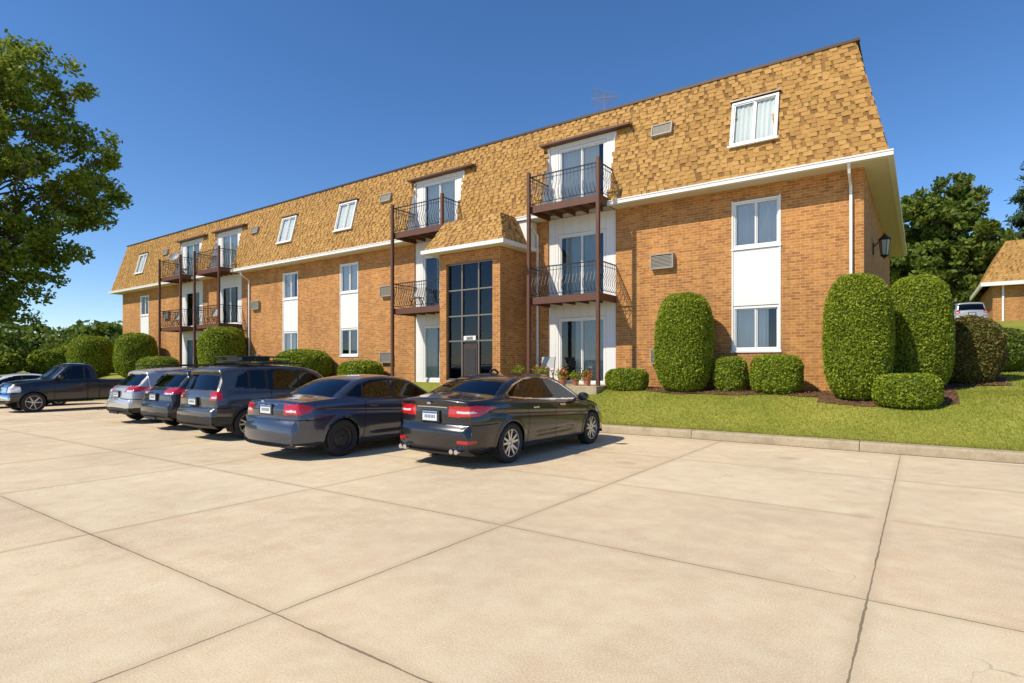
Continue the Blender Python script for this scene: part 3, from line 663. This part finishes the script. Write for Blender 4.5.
def wheel(parent,x,y,R,side,rim,spokes=10,style=0):
    g=MB(); rr=R*.68; s=side
    T=[(rr,-.10),(R*.9,-.108),(R*.975,-.09),(R,-.055),(R,.055),(R*.975,.09),(R*.9,.108),(rr,.098)]
    g.lathe([(r_,h*1) for r_,h in T],(0,0,0),'Y',40,0)
    yo=-.095*s
    g.lathe([(rr+.004,yo),(rr-.012,yo),(rr-.02,yo+.03*s),(rr-.03,yo+.12*s)],(0,0,0),'Y',40,1)
    g.lathe([(rr-.02,yo+.07*s),(.001,yo+.07*s)],(0,0,0),'Y',40,2)
    g.lathe([(.001,yo+.01*s),(.035,yo+.012*s),(.055,yo+.03*s),(.058,yo+.07*s)],(0,0,0),'Y',20,1)
    if style==0:
        for k in range(spokes):
            t=2*math.pi*(k+(.0 if k%2 else .22))/spokes; c_,s_=math.cos(t),math.sin(t)
            for (r0,w0,y0),(r1,w1,y1) in (((.045,.022,yo+.022*s),(rr-.012,.015,yo+.012*s)),):
                pa=[]
                for r_,w_,yy in ((r0,w0,y0),(r1,w1,y1)):
                    for dw in (-1,1):
                        for dy in (0,.03*s): pa.append((r_*c_-dw*w_*s_,yy+dy,r_*s_+dw*w_*c_))
                i=len(g.v); g.v+=pa
                for f in ((0,2,6,4),(1,5,7,3),(0,4,5,1),(2,3,7,6)): g.f.append(tuple(i+q for q in f)); g.m.append(1)
    else:
        g.lathe([(rr-.02,yo+.03*s),(rr*.75,yo+.045*s),(rr*.5,yo+.02*s),(.03,yo+.03*s)],(0,0,0),'Y',30,1)
        for k in range(10):
            t=2*math.pi*k/10; g.lathe([(.0,yo+.026*s),(.016,yo+.030*s)],(rr*.72*math.cos(t),0,rr*.72*math.sin(t)),'Y',8,2)
    o=g.obj('wheel',[TYR,rim,ALD],parent,(x,y,R),smooth=True)
    m=o.modifiers.new('e','EDGE_SPLIT'); m.split_angle=math.radians(40)
def make_car(P,X,Y,heading=90,z=None,scale=.965):
    root=empty(P['name'],(X,Y,float(zlot(X)) if z is None else z),(0,0,math.radians(heading))); root.scale=(scale,)*3
    res=P.get('res',.02); W=P['W']; tp=np.array(P['top'],float)
    d=np.concatenate([[0],np.cumsum(np.hypot(*np.diff(tp,axis=0).T))]); s=np.arange(0,d[-1],.005)
    x=np.interp(s,d,tp[:,0]); zt=np.interp(s,d,tp[:,1]); sg=P.get('sg',6); x=gsm(x,sg); zt=gsm(zt,sg)
    x2=gsm(x,22); z2=gsm(zt,22); m_=sstep((zt-1.12)/.1)*sstep((x-P.get('smx',1.0))/.3); x=x*(1-m_)+x2*m_; zt=zt*(1-m_)+z2*m_
    d=np.concatenate([[0],np.cumsum(np.hypot(np.diff(x),np.diff(zt)))]); s=np.linspace(0,d[-1],int(d[-1]/res)); x=np.interp(s,d,x); zt=np.interp(s,d,zt)
    L=x.max()
    def ip(key,smv=.08):
        p=np.array(P[key],float); xx=np.arange(-.2,L+.2,.01); v=gsm(np.interp(xx,p[:,0],p[:,1]),smv/.01); return np.interp(x,xx,v)
    w_=W*ip('plan',.05); zb=np.minimum(ip('bot'),zt-.012); belt=np.minimum(ip('belt',.15),zt-.035); belt=np.maximum(belt,zb+.005)
    Hh=np.maximum(zt-belt,.03); h=belt-zb; tum=P.get('tum',.36); cr=np.minimum(P.get('crown',.035),Hh*.6)
    sl=np.minimum(1,h/.3)
    k7y=w_-.075-tum*np.maximum(Hh-.10,0)
    keys=[(0*w_,zb),(w_-.16,zb),(w_-.035,zb+.10*h),(w_-.002,zb+.42*h),(w_,zb+.66*h),(w_-.022*sl,zb+.86*h),(w_-.045,belt),(w_-.075,belt+np.minimum(.018,Hh*.3)),
          (k7y-.01,zt-np.minimum(.085,Hh*.45)),(k7y-.085,zt-cr),(0*w_,zt)]
    cnt=[.75,.14,.20,.17,.14,.10,.04,.42,.12,.62]; cnt=[max(2,int(round(c_/res))) for c_ in cnt]; cnt[0]=6
    ya=[];za=[];seg=[]
    for i,n in enumerate(cnt):
        t=np.arange(n)/n; (y0,z0),(y1,z1)=keys[i],keys[i+1]
        for q in t:
            if i==len(cnt)-1:
                yy=y0*(1-q); ya.append(yy); za.append(z1-(z1-z0)*(yy/np.maximum(y0,.01))**2)
            else: ya.append(y0+(y1-y0)*q); za.append(z0+(z1-z0)*q)
            seg.append(i)
    ya.append(keys[-1][0]); za.append(keys[-1][1]); ya=np.array(ya); za=np.array(za); seg=np.array(seg)
    sgm=P.get('ssg',.026)/res
    ya=np.apply_along_axis(gsm,0,ya,sgm); za=np.apply_along_axis(gsm,0,za,sgm); ya[0]=0; ya[-1]=0; ya=np.maximum(ya,0)
    nr,ns=ya.shape
    if P.get('crease'):
        zc,dep=P['crease']
        zz=zc(x)[None,:]; b_=np.exp(-((za-(zz-.035))/.035)**2)*np.clip((x-.3)/.3,0,1)*np.clip((L-.5-x)/.3,0,1)
        b2_=np.exp(-((za-.42)/.05)**2)*np.clip((x-1.5)/.3,0,1)*np.clip((3.3-x)/.3,0,1)*.7
        m_=(np.arange(nr)<sum(cnt[:6]))&(np.arange(nr)>cnt[0]+cnt[1]); ya=ya-dep*(b_+b2_)*m_[:,None]
    Yf=np.vstack([ya,-ya[-2::-1]]); Zf=np.vstack([za,za[-2::-1]]); Sf=np.concatenate([seg,seg[::-1]]); Xf=np.tile(x,(Yf.shape[0],1)); nR=Yf.shape[0]
    yn=(Yf/W)**2
    bR,bF=P.get('bow',(.16,.22)); Xb=Xf+bR*yn*np.clip(1-Xf/2.2,0,1)-bF*yn*np.clip(1-(L-Xf)/2.4,0,1)
    Ra=P['arch']; wr=P['wr']
    Xb=Xb.copy()
    for wx in P['wheels']:
        dd=np.hypot(Xb-wx,Zf-wr); m_=(np.abs(dd-Ra)<res*.62)&(np.abs(Yf)>W-.3)&(Zf<wr+Ra+.02)
        f_=Ra/np.maximum(dd,1e-6); Xb=np.where(m_,wx+(Xb-wx)*f_,Xb); Zf=np.where(m_,wr+(Zf-wr)*f_,Zf)
        lip=np.exp(-((dd-Ra-.02)/.03)**2)*(np.abs(Yf)>W-.2)*.012; Yf=Yf+np.sign(Yf)*lip
    V=np.stack([Xb,Yf,Zf],-1).reshape(-1,3); A=(np.arange(nR-1)[:,None]*ns+np.arange(ns-1)[None,:])
    F=np.stack([A,A+ns,A+ns+1,A+1],-1).reshape(-1,4)
    jr=(nR//2)*(ns-1)+ns//2; q=V[F[jr]]
    if np.cross(q[1]-q[0],q[2]-q[0])[2]<0: F=F[:,::-1]
    fc=lambda M:(M[:-1,:-1]+M[1:,:-1]+M[:-1,1:]+M[1:,1:]).ravel()/4
    fx,fy,fz,fxb=fc(Xf),fc(Yf),fc(Zf),fc(Xb); fs=np.repeat(Sf[:nR-1],ns-1); ay=np.abs(fy)
    fbelt=np.tile((belt[:-1]+belt[1:])/2,nR-1)
    mi=np.zeros(len(F),int)
    side=(fs>=1)&(fs<=6); gh=(fs>=6)&(fs<=8)
    mi[fs==0]=2
    if P.get('sill'): mi[(fz<P['sill'](fx))&(fs<=5)]=2
    for sx in P['seams']:
        x_of=sx[0]+(fz-sx[1])*sx[2]
        m_=(np.abs(fxb-x_of)<res*.5)&side&(fz>sx[3])&(fz<fbelt+.02); mi[m_]=6
    if P.get('clad'):
        for wx in P['wheels']: mi[(np.hypot(fxb-wx,fz-wr)<Ra+P['clad'])&side]=2
    for m_idx,fn in P['zones']: mi[fn(fxb,ay,fz,fs,fx)]=m_idx
    for poly in P['win']:
        sd=polysd(fx,fz,poly); mi[gh&(sd<.022)]=P.get('wtrim',2)
    for poly in P['win']:
        sd=polysd(fx,fz,poly); mi[gh&(sd<0)]=1
    for bx in P['pillars']: mi[(np.abs(fx-bx[0]-(fz-1.0)*bx[2])<bx[1])&gh&(mi==1)]=2
    for (cond) in P['glass']:
        sd=cond(fx,ay,fz,fs,fxb); mi[(sd<.02)&(fs>=7)&(mi!=1)]=2; mi[(sd<0)&(fs>=8)]=1
    keep=np.ones(len(F),bool)
    for wx in P['wheels']: keep&=~((np.hypot(fxb-wx,fz-wr)<Ra)&(ay>W-.36)&(fz<wr+Ra))
    setmesh('body',V,F[keep],[P['paint'],GLC,TRM,RED,CHR,CLR,SEAM,ORG],mi[keep],True,parent=root)
    g=MB()
    for wx in P['wheels']:
        for sg_ in (-1,1):
            n=20; ang=[math.radians(-25+230*k/n) for k in range(n+1)]; yi=sg_*(W-.34); yo=sg_*(W-.035)
            for k in range(n):
                p=[(wx+(Ra+.004)*math.cos(a_),wr+(Ra+.004)*math.sin(a_)) for a_ in ang[k:k+2]]
                g.quad((p[0][0],yi,p[0][1]),(p[1][0],yi,p[1][1]),(p[1][0],yo,p[1][1]),(p[0][0],yo,p[0][1]))
            g.poly([(wx+Ra*math.cos(a_),yi,wr+Ra*math.sin(a_)) for a_ in ang])
    g.obj('wheel_wells',[SEAM],root)
    for i,wx in enumerate(P['wheels']):
        for sg_ in (-1,1): wheel(root,wx,sg_*(W-.125),wr,-sg_,P.get('rim',ALY),P.get('spokes',10),P.get('wstyle',0))
    sx0=P['cabin'][0]; sx1=P['cabin'][1]; bz=P['cabin'][2]; g=MB()
    g.box(sx0-.1,sx1+.9,-W+.2,W-.2,.35,bz-.28,0)
    for yy in (-.37,.37):
        for xx in (sx0,sx1):
            g.box(xx,xx+.16,yy-.24,yy+.24,bz-.3,bz+.12,0); g.box(xx+.02,xx+.12,yy-.13,yy+.13,bz+.16,bz+.33,0)
    g.box(sx1+.85,sx1+1.3,-W+.25,W-.25,bz-.2,bz-.0,0); g.tube([(sx1+.55,.37+.17*math.cos(t),bz-.02+.17*math.sin(t)) for t in np.linspace(0,6.28,14)],.014,5)
    g.obj('interior',[SEAT],root,bevel=.035)
    mx,mz=P['mirror']; g=MB()
    for sg_ in (-1,1):
        yc=sg_*(W+.075); g.lathe([(.0,-.10),(.055,-.09),(.078,-.04),(.082,.02),(.07,.08),(.0,.1)],(mx,yc,mz),'Y',14,0); g.box(mx-.02,mx+.05,min(sg_*(W-.1),yc),max(sg_*(W-.1),yc),mz-.05,mz-.02,1)
        for hx in P['handles']: g.box(hx-.085,hx+.085,min(sg_*(W-.01),sg_*(W+.022)),max(sg_*(W-.01),sg_*(W+.022)),P['hz'],P['hz']+.028,2 if P.get('hchrome') else 0)
    g.obj('mirrors_and_handles',[P['paint'],TRM,CHR],root,smooth=False,bevel=.008)
    if P.get('plate'):
        pxx,pz=P['plate']; g=MB(); g.box(pxx-.012,pxx,-.155,.155,pz,pz+.145,0); g.box(pxx-.0135,pxx-.0125,-.15,.15,pz+.112,pz+.14,1); g.box(pxx-.004,pxx+.06,-.2,.2,pz-.02,pz+.165,2)
        for k in range(7): g.box(pxx-.0135,pxx-.0125,-.11+k*.033,-.11+k*.033+.016,pz+.04,pz+.09,3)
        g.obj('licence_plate',[PLT,PLB,TRM,SEAM],root)
    g=MB()
    for kind,*q in P.get('extras',[]):
        if kind=='box': g.box(*q[:6],q[6])
        if kind=='tube': g.tube(q[0],q[1],8,q[2])
    if g.v: g.obj('trim_parts',[TRM,CHR,P['paint'],RED],root,bevel=.006)
    return root
def sedan(name,paintm,**kw):
    top=[(.10,.22),(.03,.30),(0,.45),(.0,.60),(.045,.66),(.085,.70),(.07,.84),(.085,.97),(.035,1.075),(.09,1.095),(.28,1.105),(.50,1.12),(.70,1.155),(1.20,1.355),(1.58,1.445),(1.95,1.475),(2.4,1.47),(2.9,1.39),(3.72,1.0),(4.15,.93),(4.5,.83),(4.72,.72),(4.80,.60),(4.83,.45),(4.80,.28),(4.72,.19)]
    P=dict(name=name,paint=paintm,W=.925,top=top,plan=[(-.1,.70),(0,.78),(.08,.87),(.3,.955),(.8,.99),(2.3,1),(3.8,.985),(4.4,.94),(4.7,.84),(4.85,.70)],
      bot=[(0,.26),(.5,.22),(1.2,.19),(3.6,.17),(4.8,.2)],belt=[(0,.97),(.4,1.02),(1.0,1.02),(2.2,.965),(3.4,.90),(4.2,.80),(4.8,.58)],
      arch=.365,wr=.335,wheels=(1.03,3.84),tum=.46,crease=(lambda x:.86-.05*(x-1),.022),
      seams=[(1.52,.6,.10,.28),(2.42,.6,.06,.24),(3.42,.6,.02,.24)],
      win=[[(.98,1.13),(1.28,1.26),(1.65,1.355),(2.1,1.385),(2.55,1.355),(2.92,1.24),(3.42,1.0),(3.40,.965),(2.2,1.01),(1.4,1.06),(1.02,1.095)]],
      pillars=[(2.30,.035,-.05),(1.45,.02,.5)],
      glass=[lambda x,y,z,s,xb:np.maximum.reduce([.70-x+0*y,x-1.27,y-(.74-.30*(x-.7))]),
             lambda x,y,z,s,xb:np.maximum.reduce([2.95-x,x-3.70,y-(.56+.22*(x-2.95))])],
      zones=[(2,lambda x,y,z,s,xr:(x<.42)&(z<.34)&(s!=0)),(2,lambda x,y,z,s,xr:(x>4.45)&(z<.42)&(z>.25)&(y<.55)),
             (6,lambda x,y,z,s,xr:(np.abs(z-.685)<.009)&(x<.66)&(y>.0)),
             (6,lambda x,y,z,s,xr:(np.abs(y-.66)<.008)&(xr<.62)&(z>.98)&(s>=6)),
             (3,lambda x,y,z,s,xr:(polysd(x-.0,z,[(-.1,.83),(-.1,.95),(.25,.985),(.70,.945),(.50,.90),(.30,.83),(.1,.80)])<0)&(y>.36)),
             (5,lambda x,y,z,s,xr:(np.abs(z-.876)<.016)&(x<.25)&(y>.50)&(y<.80)),
             (4,lambda x,y,z,s,xr:(x<.2)&(y<.33)&(np.abs(z-.945)<.010)),
             (5,lambda x,y,z,s,xr:(x>4.05)&(y>.5)&(z>.64)&(z<.76)&(xr>4.2)),
             (3,lambda x,y,z,s,xr:(x<.3)&(y>.55)&(y<.8)&(np.abs(z-.42)<.025))],
      cabin=(1.55,2.45,.92),mirror=(3.28,1.0),handles=(1.72,2.62),hz=.87,plate=(.055,.735),
      extras=[('box',.02,.05,-.04,.04,.995,1.03,1)],res=.016)
    P.update(kw); return P
def suv(name,paintm,**kw):
    top=[(.12,.30),(.03,.36),(0,.48),(.0,.68),(.05,.73),(.10,.76),(.085,.95),(.11,1.04),(.16,1.10),(.34,1.48),(.27,1.575),(.33,1.62),(.5,1.65),(1.2,1.685),(2.0,1.68),(2.5,1.64),(2.8,1.57),(3.42,1.13),(3.6,1.08),(4.05,1.0),(4.22,.90),(4.27,.7),(4.28,.45),(4.2,.28)]
    P=dict(name=name,paint=paintm,W=.92,top=top,smx=1.0,plan=[(-.1,.82),(0,.86),(.10,.91),(.3,.965),(.8,1),(3.2,1),(3.9,.95),(4.15,.86),(4.3,.76)],
      bot=[(0,.36),(.6,.27),(1.2,.25),(3.2,.25),(4.25,.3)],belt=[(0,1.0),(.5,1.05),(1.5,1.04),(3.2,.99),(3.9,.90),(4.25,.7)],
      arch=.385,wr=.35,wheels=(.88,3.42),tum=.26,crown=.03,bow=(.10,.2),sill=lambda x:.40+0*x,clad=.05,crease=(lambda x:.86+0*x,.016),
      seams=[(1.42,.6,.02,.34),(2.28,.6,.03,.34),(3.18,.6,.02,.34)],
      win=[[(.56,1.19),(.66,1.42),(.90,1.53),(1.6,1.565),(2.4,1.53),(2.72,1.42),(3.12,1.12),(3.1,1.075),(1.6,1.10)]],
      pillars=[(2.22,.035,-.03),(1.32,.035,.05),(.86,.03,.1)],
      glass=[lambda x,y,z,s,xb:np.maximum.reduce([1.12-z,z-1.50,y-(.70-.25*(z-1.1)),x-.5]),
             lambda x,y,z,s,xb:np.maximum.reduce([2.82-x,x-3.4,y-(.60+.2*(x-2.8))])],
      zones=[(2,lambda x,y,z,s,xr:(x<.55)&(z<.55)&(s!=0)),(6,lambda x,y,z,s,xr:(np.abs(z-.735)<.009)&(x<.45)),
             (6,lambda x,y,z,s,xr:(np.abs(y-.78)<.009)&(xr<.3)&(z>.74)&(z<1.0)),
             (3,lambda x,y,z,s,xr:(x<.30)&(z>.90)&(z<1.10)&(y>.60)&(xr<.35)),
             (5,lambda x,y,z,s,xr:(x<.30)&(z>.94)&(z<.985)&(y>.64)&(y<.80)&(xr<.35)),
             (5,lambda x,y,z,s,xr:(x>3.75)&(y>.52)&(z>.74)&(z<.88))],
      cabin=(1.4,2.25,1.0),mirror=(3.0,1.1),handles=(1.62,2.5),hz=.93,plate=(.05,.80),rim=ALY,spokes=10,
      extras=[('tube',[(.75,-.60,1.64),(.85,-.60,1.70),(2.4,-.60,1.71),(2.5,-.60,1.64)],.018,0),('tube',[(.75,.60,1.64),(.85,.60,1.70),(2.4,.60,1.71),(2.5,.60,1.64)],.018,0),
              ('box',-.03,.02,-.3,.3,.30,.36,0)],res=.02)
    P.update(kw); return P
BLKP=paint('paint_black',(.012,.0125,.016),.3,.28); BLUP=paint('paint_slate_blue',(.060,.070,.105),.6,.28); GRYP=paint('paint_grey',(.105,.103,.102),.6,.28); NVYP=paint('paint_dark_blue_grey',(.034,.036,.048),.5,.28)
SILP=paint('paint_silver',(.55,.54,.52),.5); TRKP=paint('paint_truck_black',(.014,.014,.019),.3); WHP=paint('paint_white',(.75,.75,.73),0)
make_car(sedan('parked_car',BLKP,hchrome=True,wtrim=4,extras=[('box',.02,.05,-.04,.04,.995,1.03,1),('tube',[(-.02,.50,.285),(.14,.50,.285)],.04,1),('tube',[(-.02,.60,.285),(.14,.60,.285)],.04,1),('tube',[(-.02,-.50,.285),(.14,-.50,.285)],.04,1),('tube',[(-.02,-.60,.285),(.14,-.60,.285)],.04,1),('tube',[(1.85,0,1.47),(1.75,0,1.53),(1.62,0,1.50)],.02,0)]),-5.23-.9,6.35)
topb=[(.08,.24),(.02,.34),(0,.48),(.02,.62),(.05,.68),(.09,.72),(.08,.88),(.12,1.0),(.16,1.035),(.35,1.05),(.66,1.065),(.86,1.09),(1.45,1.37),(1.75,1.43),(2.2,1.455),(2.65,1.43),(2.95,1.36),(3.62,1.0),(4.1,.92),(4.5,.82),(4.70,.70),(4.78,.58),(4.80,.42),(4.74,.22)]
make_car(sedan('parked_car',BLUP,top=topb,rim=ALD,wstyle=1,plate=(.085,.80),belt=[(0,.93),(.4,.985),(1.0,1.0),(2.2,.955),(3.4,.90),(4.2,.80),(4.8,.58)],
   win=[[(1.12,1.09),(1.45,1.26),(1.85,1.35),(2.25,1.365),(2.62,1.335),(2.95,1.23),(3.40,1.0),(3.38,.965),(2.2,1.0),(1.3,1.055)]],
   glass=[lambda x,y,z,s,xb:np.maximum.reduce([.86-x+0*y,x-1.46,y-(.72-.28*(x-.85))]),lambda x,y,z,s,xb:np.maximum.reduce([2.95-x,x-3.62,y-(.56+.22*(x-2.95))])],
   zones=[(2,lambda x,y,z,s,xr:(x<.42)&(z<.28)&(s!=0)),(6,lambda x,y,z,s,xr:(np.abs(z-.70)<.009)&(x<.66)),(3,lambda x,y,z,s,xr:(polysd(x,z,[(-.1,.80),(-.1,.955),(.25,.965),(.45,.93),(.42,.84),(.25,.79)])<0)&(y>.47)),
          (5,lambda x,y,z,s,xr:(x<.34)&(y>.52)&(y<.74)&(z>.83)&(z<.87)),(4,lambda x,y,z,s,xr:(x<.2)&(y<.30)&(np.abs(z-.965)<.010)),(5,lambda x,y,z,s,xr:(x>4.05)&(y>.5)&(z>.62)&(z<.76)&(xr>4.2))]),-8.1-.9,5.35)
rack=[('tube',[(.75,-.60,1.65),(.85,-.60,1.70),(2.4,-.60,1.71),(2.5,-.60,1.64)],.018,0),('tube',[(.75,.60,1.65),(.85,.60,1.70),(2.4,.60,1.71),(2.5,.60,1.64)],.018,0),('box',1.0,1.05,-.66,.66,1.725,1.755,0),('box',1.95,2.0,-.66,.66,1.725,1.755,0),
      ('box',.85,2.1,-.48,.48,1.76,1.785,0),('box',1.0,1.7,-.35,.3,1.785,1.86,0)]
for yy in (-.5,.5): rack+=[('tube',[(.80,yy,1.78),(.80,yy,1.87),(2.15,yy,1.87),(2.15,yy,1.78)],.016,0)]
for xx in (.8,1.25,1.7,2.15): rack+=[('tube',[(xx,-.5,1.87),(xx,.5,1.87)],.014,0),('tube',[(xx,-.5,1.78),(xx,-.5,1.87)],.012,0),('tube',[(xx,.5,1.78),(xx,.5,1.87)],.012,0)]
make_car(suv('parked_suv',GRYP,extras=rack),-11.85-.9,5.95)
ctop=[(.12,.30),(.03,.36),(0,.48),(.0,.66),(.04,.72),(.08,.78),(.09,.95),(.14,1.04),(.26,1.12),(.62,1.46),(.56,1.53),(.66,1.575),(.9,1.61),(1.4,1.65),(2.0,1.66),(2.45,1.62),(2.8,1.53),(3.45,1.10),(3.65,1.04),(4.15,.94),(4.38,.82),(4.46,.65),(4.48,.45),(4.4,.28)]
cwin=[[(.80,1.22),(.98,1.39),(1.25,1.48),(1.8,1.53),(2.35,1.50),(2.72,1.38),(3.2,1.08),(3.15,1.04),(1.6,1.09)]]
cgl=[lambda x,y,z,s,xb:np.maximum.reduce([1.13-z,z-1.44,y-(.72-.35*(z-1.1)),x-.7]),lambda x,y,z,s,xb:np.maximum.reduce([2.84-x,x-3.45,y-(.58+.2*(x-2.8))])]
cz=[(2,lambda x,y,z,s,xr:(x<.45)&(z<.48)&(s!=0)),(6,lambda x,y,z,s,xr:(np.abs(z-.735)<.010)&(x<.45)),
    (3,lambda x,y,z,s,xr:(polysd(x,z,[(-.1,.93),(-.1,1.02),(.3,1.11),(.62,1.08),(.35,.95)])<0)&(y>.42)),
    (5,lambda x,y,z,s,xr:(x<.35)&(z>.95)&(z<.99)&(y>.5)&(y<.80)),(5,lambda x,y,z,s,xr:(x>3.95)&(y>.52)&(z>.70)&(z<.84))]
kwc=dict(top=ctop,win=cwin,glass=cgl,zones=cz,wheels=(.92,3.58),tum=.34,smx=1.2,pillars=[(2.24,.035,-.03),(1.45,.03,.25)])
make_car(suv('parked_suv',NVYP,res=.024,sill=lambda x:.38+0*x,**{**kwc,'clad':.0}),-14.85-.9,6.4)
make_car(suv('parked_suv',SILP,res=.026,**{**kwc,'clad':.0,'sill':lambda x:.36+0*x}),-17.8-.9,6.65)
ttop=[(.10,.50),(.0,.52),(-.02,.58),(.0,.68),(.05,.70),(.03,.95),(.03,1.17),(.08,1.20),(1.7,1.22),(2.46,1.23),(2.53,1.35),(2.60,1.72),(2.68,1.83),(2.85,1.88),(3.2,1.89),(3.45,1.85),(3.62,1.74),(4.06,1.32),(4.18,1.27),(4.8,1.22),(5.25,1.14),(5.38,1.0),(5.42,.75),(5.48,.68),(5.50,.52),(5.42,.40)]
PK=dict(name='pickup_truck',paint=TRKP,W=.98,top=ttop,smx=9,plan=[(-.1,.93),(0,.95),(.1,.98),(.4,1),(4.6,1),(5.2,.96),(5.4,.88),(5.55,.8)],bot=[(0,.5),(.6,.42),(2,.38),(4.4,.38),(5.5,.42)],belt=[(0,1.14),(2.4,1.15),(2.7,1.17),(4,1.12),(5,1.02),(5.4,.8)],
   arch=.43,wr=.385,wheels=(1.15,4.62),tum=.26,bow=(.03,.2),seams=[(2.50,.6,0,.45),(2.90,.6,0,.45),(3.98,.6,0,.45)],
   win=[[(2.78,1.28),(2.82,1.66),(2.95,1.74),(3.3,1.74),(3.50,1.66),(3.88,1.32),(3.86,1.25)]],pillars=[(2.98,.03,0)],
   glass=[lambda x,y,z,s,xb:np.maximum.reduce([2.50-x,x-2.64,y-.62,1.38-z]),lambda x,y,z,s,xb:np.maximum.reduce([3.63-x,x-4.06,y-(.62+.1*(x-3.5))])],
   zones=[(4,lambda x,y,z,s,xr:(x>5.3)&(z<.70)&(z>.48)),(4,lambda x,y,z,s,xr:(x>5.15)&(y<.58)&(z>.76)&(z<1.05)),(5,lambda x,y,z,s,xr:(x>5.0)&(y>.62)&(z>.78)&(z<1.0)&(xr>5.1)),(3,lambda x,y,z,s,xr:(x<.12)&(y>.85)&(z>.75)&(z<1.1)),(2,lambda x,y,z,s,xr:(z<.47)&(s<4)),(2,lambda x,y,z,s,xr:(xr<2.45)&(xr>.12)&(s==9)&(y<.80))],
   cabin=(2.75,2.9,1.15),mirror=(3.82,1.34),handles=(3.1,),hz=1.06,rim=ALY,spokes=6,res=.03)
make_car(PK,-26.4-.95,6.0+5.3,-90)
make_car(sedan('parked_car',WHP,res=.035),-31.5,9.8,-90)
make_car(suv('parked_suv',SILP,res=.05),2.6,46,100,z=float(zground(2.6,46)))
# ------------------------------------------------------------ small things by the patio
def pot(x,y,z,r,h,mat,fl=None):
    root=empty('flower_pot',(x,y,z)); g=MB(); g.lathe([(r*.65,0),(r*.95,h*.85),(r*1.08,h*.86),(r*1.08,h),(r*.9,h),(r*.85,h*.9),(0,h*.88)],(0,0,0),'Z',18,0); g.obj('pot',[mat],root,smooth=False)
    q=np.random.default_rng(int(abs(x*100))); P=q.normal(size=(260,3))*np.array([r*.7,r*.7,r*.6])+np.array([0,0,h+r*.6]); V,F=leafquads(P,np.full(260,.035),q); setmesh('plant',V,F,[LF_B],parent=root)
    if fl: P=q.normal(size=(50,3))*np.array([r*.7,r*.7,r*.5])+np.array([0,-r*.3,h+r*.9]); V,F=leafquads(P,np.full(50,.03),q,aspect=.9); setmesh('flowers',V,F,[fl],parent=root)
pot(-9.3,14.5,.93,.16,.3,WH,FLW); pot(-8.5,14.4,.93,.14,.26,TERR,FLW); pot(-8.1,14.45,.93,.12,.2,TERR); pot(-7.75,14.5,.93,.13,.24,TERR,FLW); pot(-10.2,14.6,.85,.18,.35,WH)
chair(None,(-9.4,14.95,.93),.3)
# ------------------------------------------------------------ light, world, camera
el=math.radians(46); az=math.radians(27)
D=Vector((-math.sin(az)*math.cos(el),-math.cos(az)*math.cos(el),math.sin(el)))
sl=bpy.data.lights.new('sun','SUN'); sl.energy=5.0; sl.angle=math.radians(.5); sl.color=(1,.91,.75)
so=bpy.data.objects.new('sun',sl); scene.collection.objects.link(so); so.rotation_euler=D.to_track_quat('Z','Y').to_euler(); so.location=(-10,-20,30)
wd=bpy.data.worlds.new('World'); scene.world=wd; wd.use_nodes=True; nt=wd.node_tree; bg=nt.nodes['Background']
sk=nt.nodes.new('ShaderNodeTexSky'); sk.sky_type='NISHITA'; sk.sun_disc=False; sk.sun_elevation=el; sk.sun_rotation=math.atan2(D.x,D.y)
sk.altitude=1200; sk.air_density=1.0; sk.dust_density=0.1; sk.ozone_density=2.6
hs=N(nt,'ShaderNodeHueSaturation',ins={'Saturation':1.2,'Value':1.0,'Color':sk.outputs[0]})
tn=mix(nt,1.0,hs.outputs[0],(.98,.99,1.08),'MULTIPLY')
nt.links.new(tn,bg.inputs[0]); bg.inputs[1].default_value=.15
cam=bpy.data.cameras.new('camera'); co=bpy.data.objects.new('camera',cam); scene.collection.objects.link(co)
cam.sensor_width=36; cam.lens=572/1024*36; cam.shift_y=22.5/1024; cam.clip_end=3000; cam.clip_start=.05
co.location=(0,0,H0); co.rotation_euler=(math.pi/2,0,math.radians(35.6)); scene.camera=co
scene.view_settings.view_transform='Standard'; scene.view_settings.look='None'; scene.view_settings.exposure=0
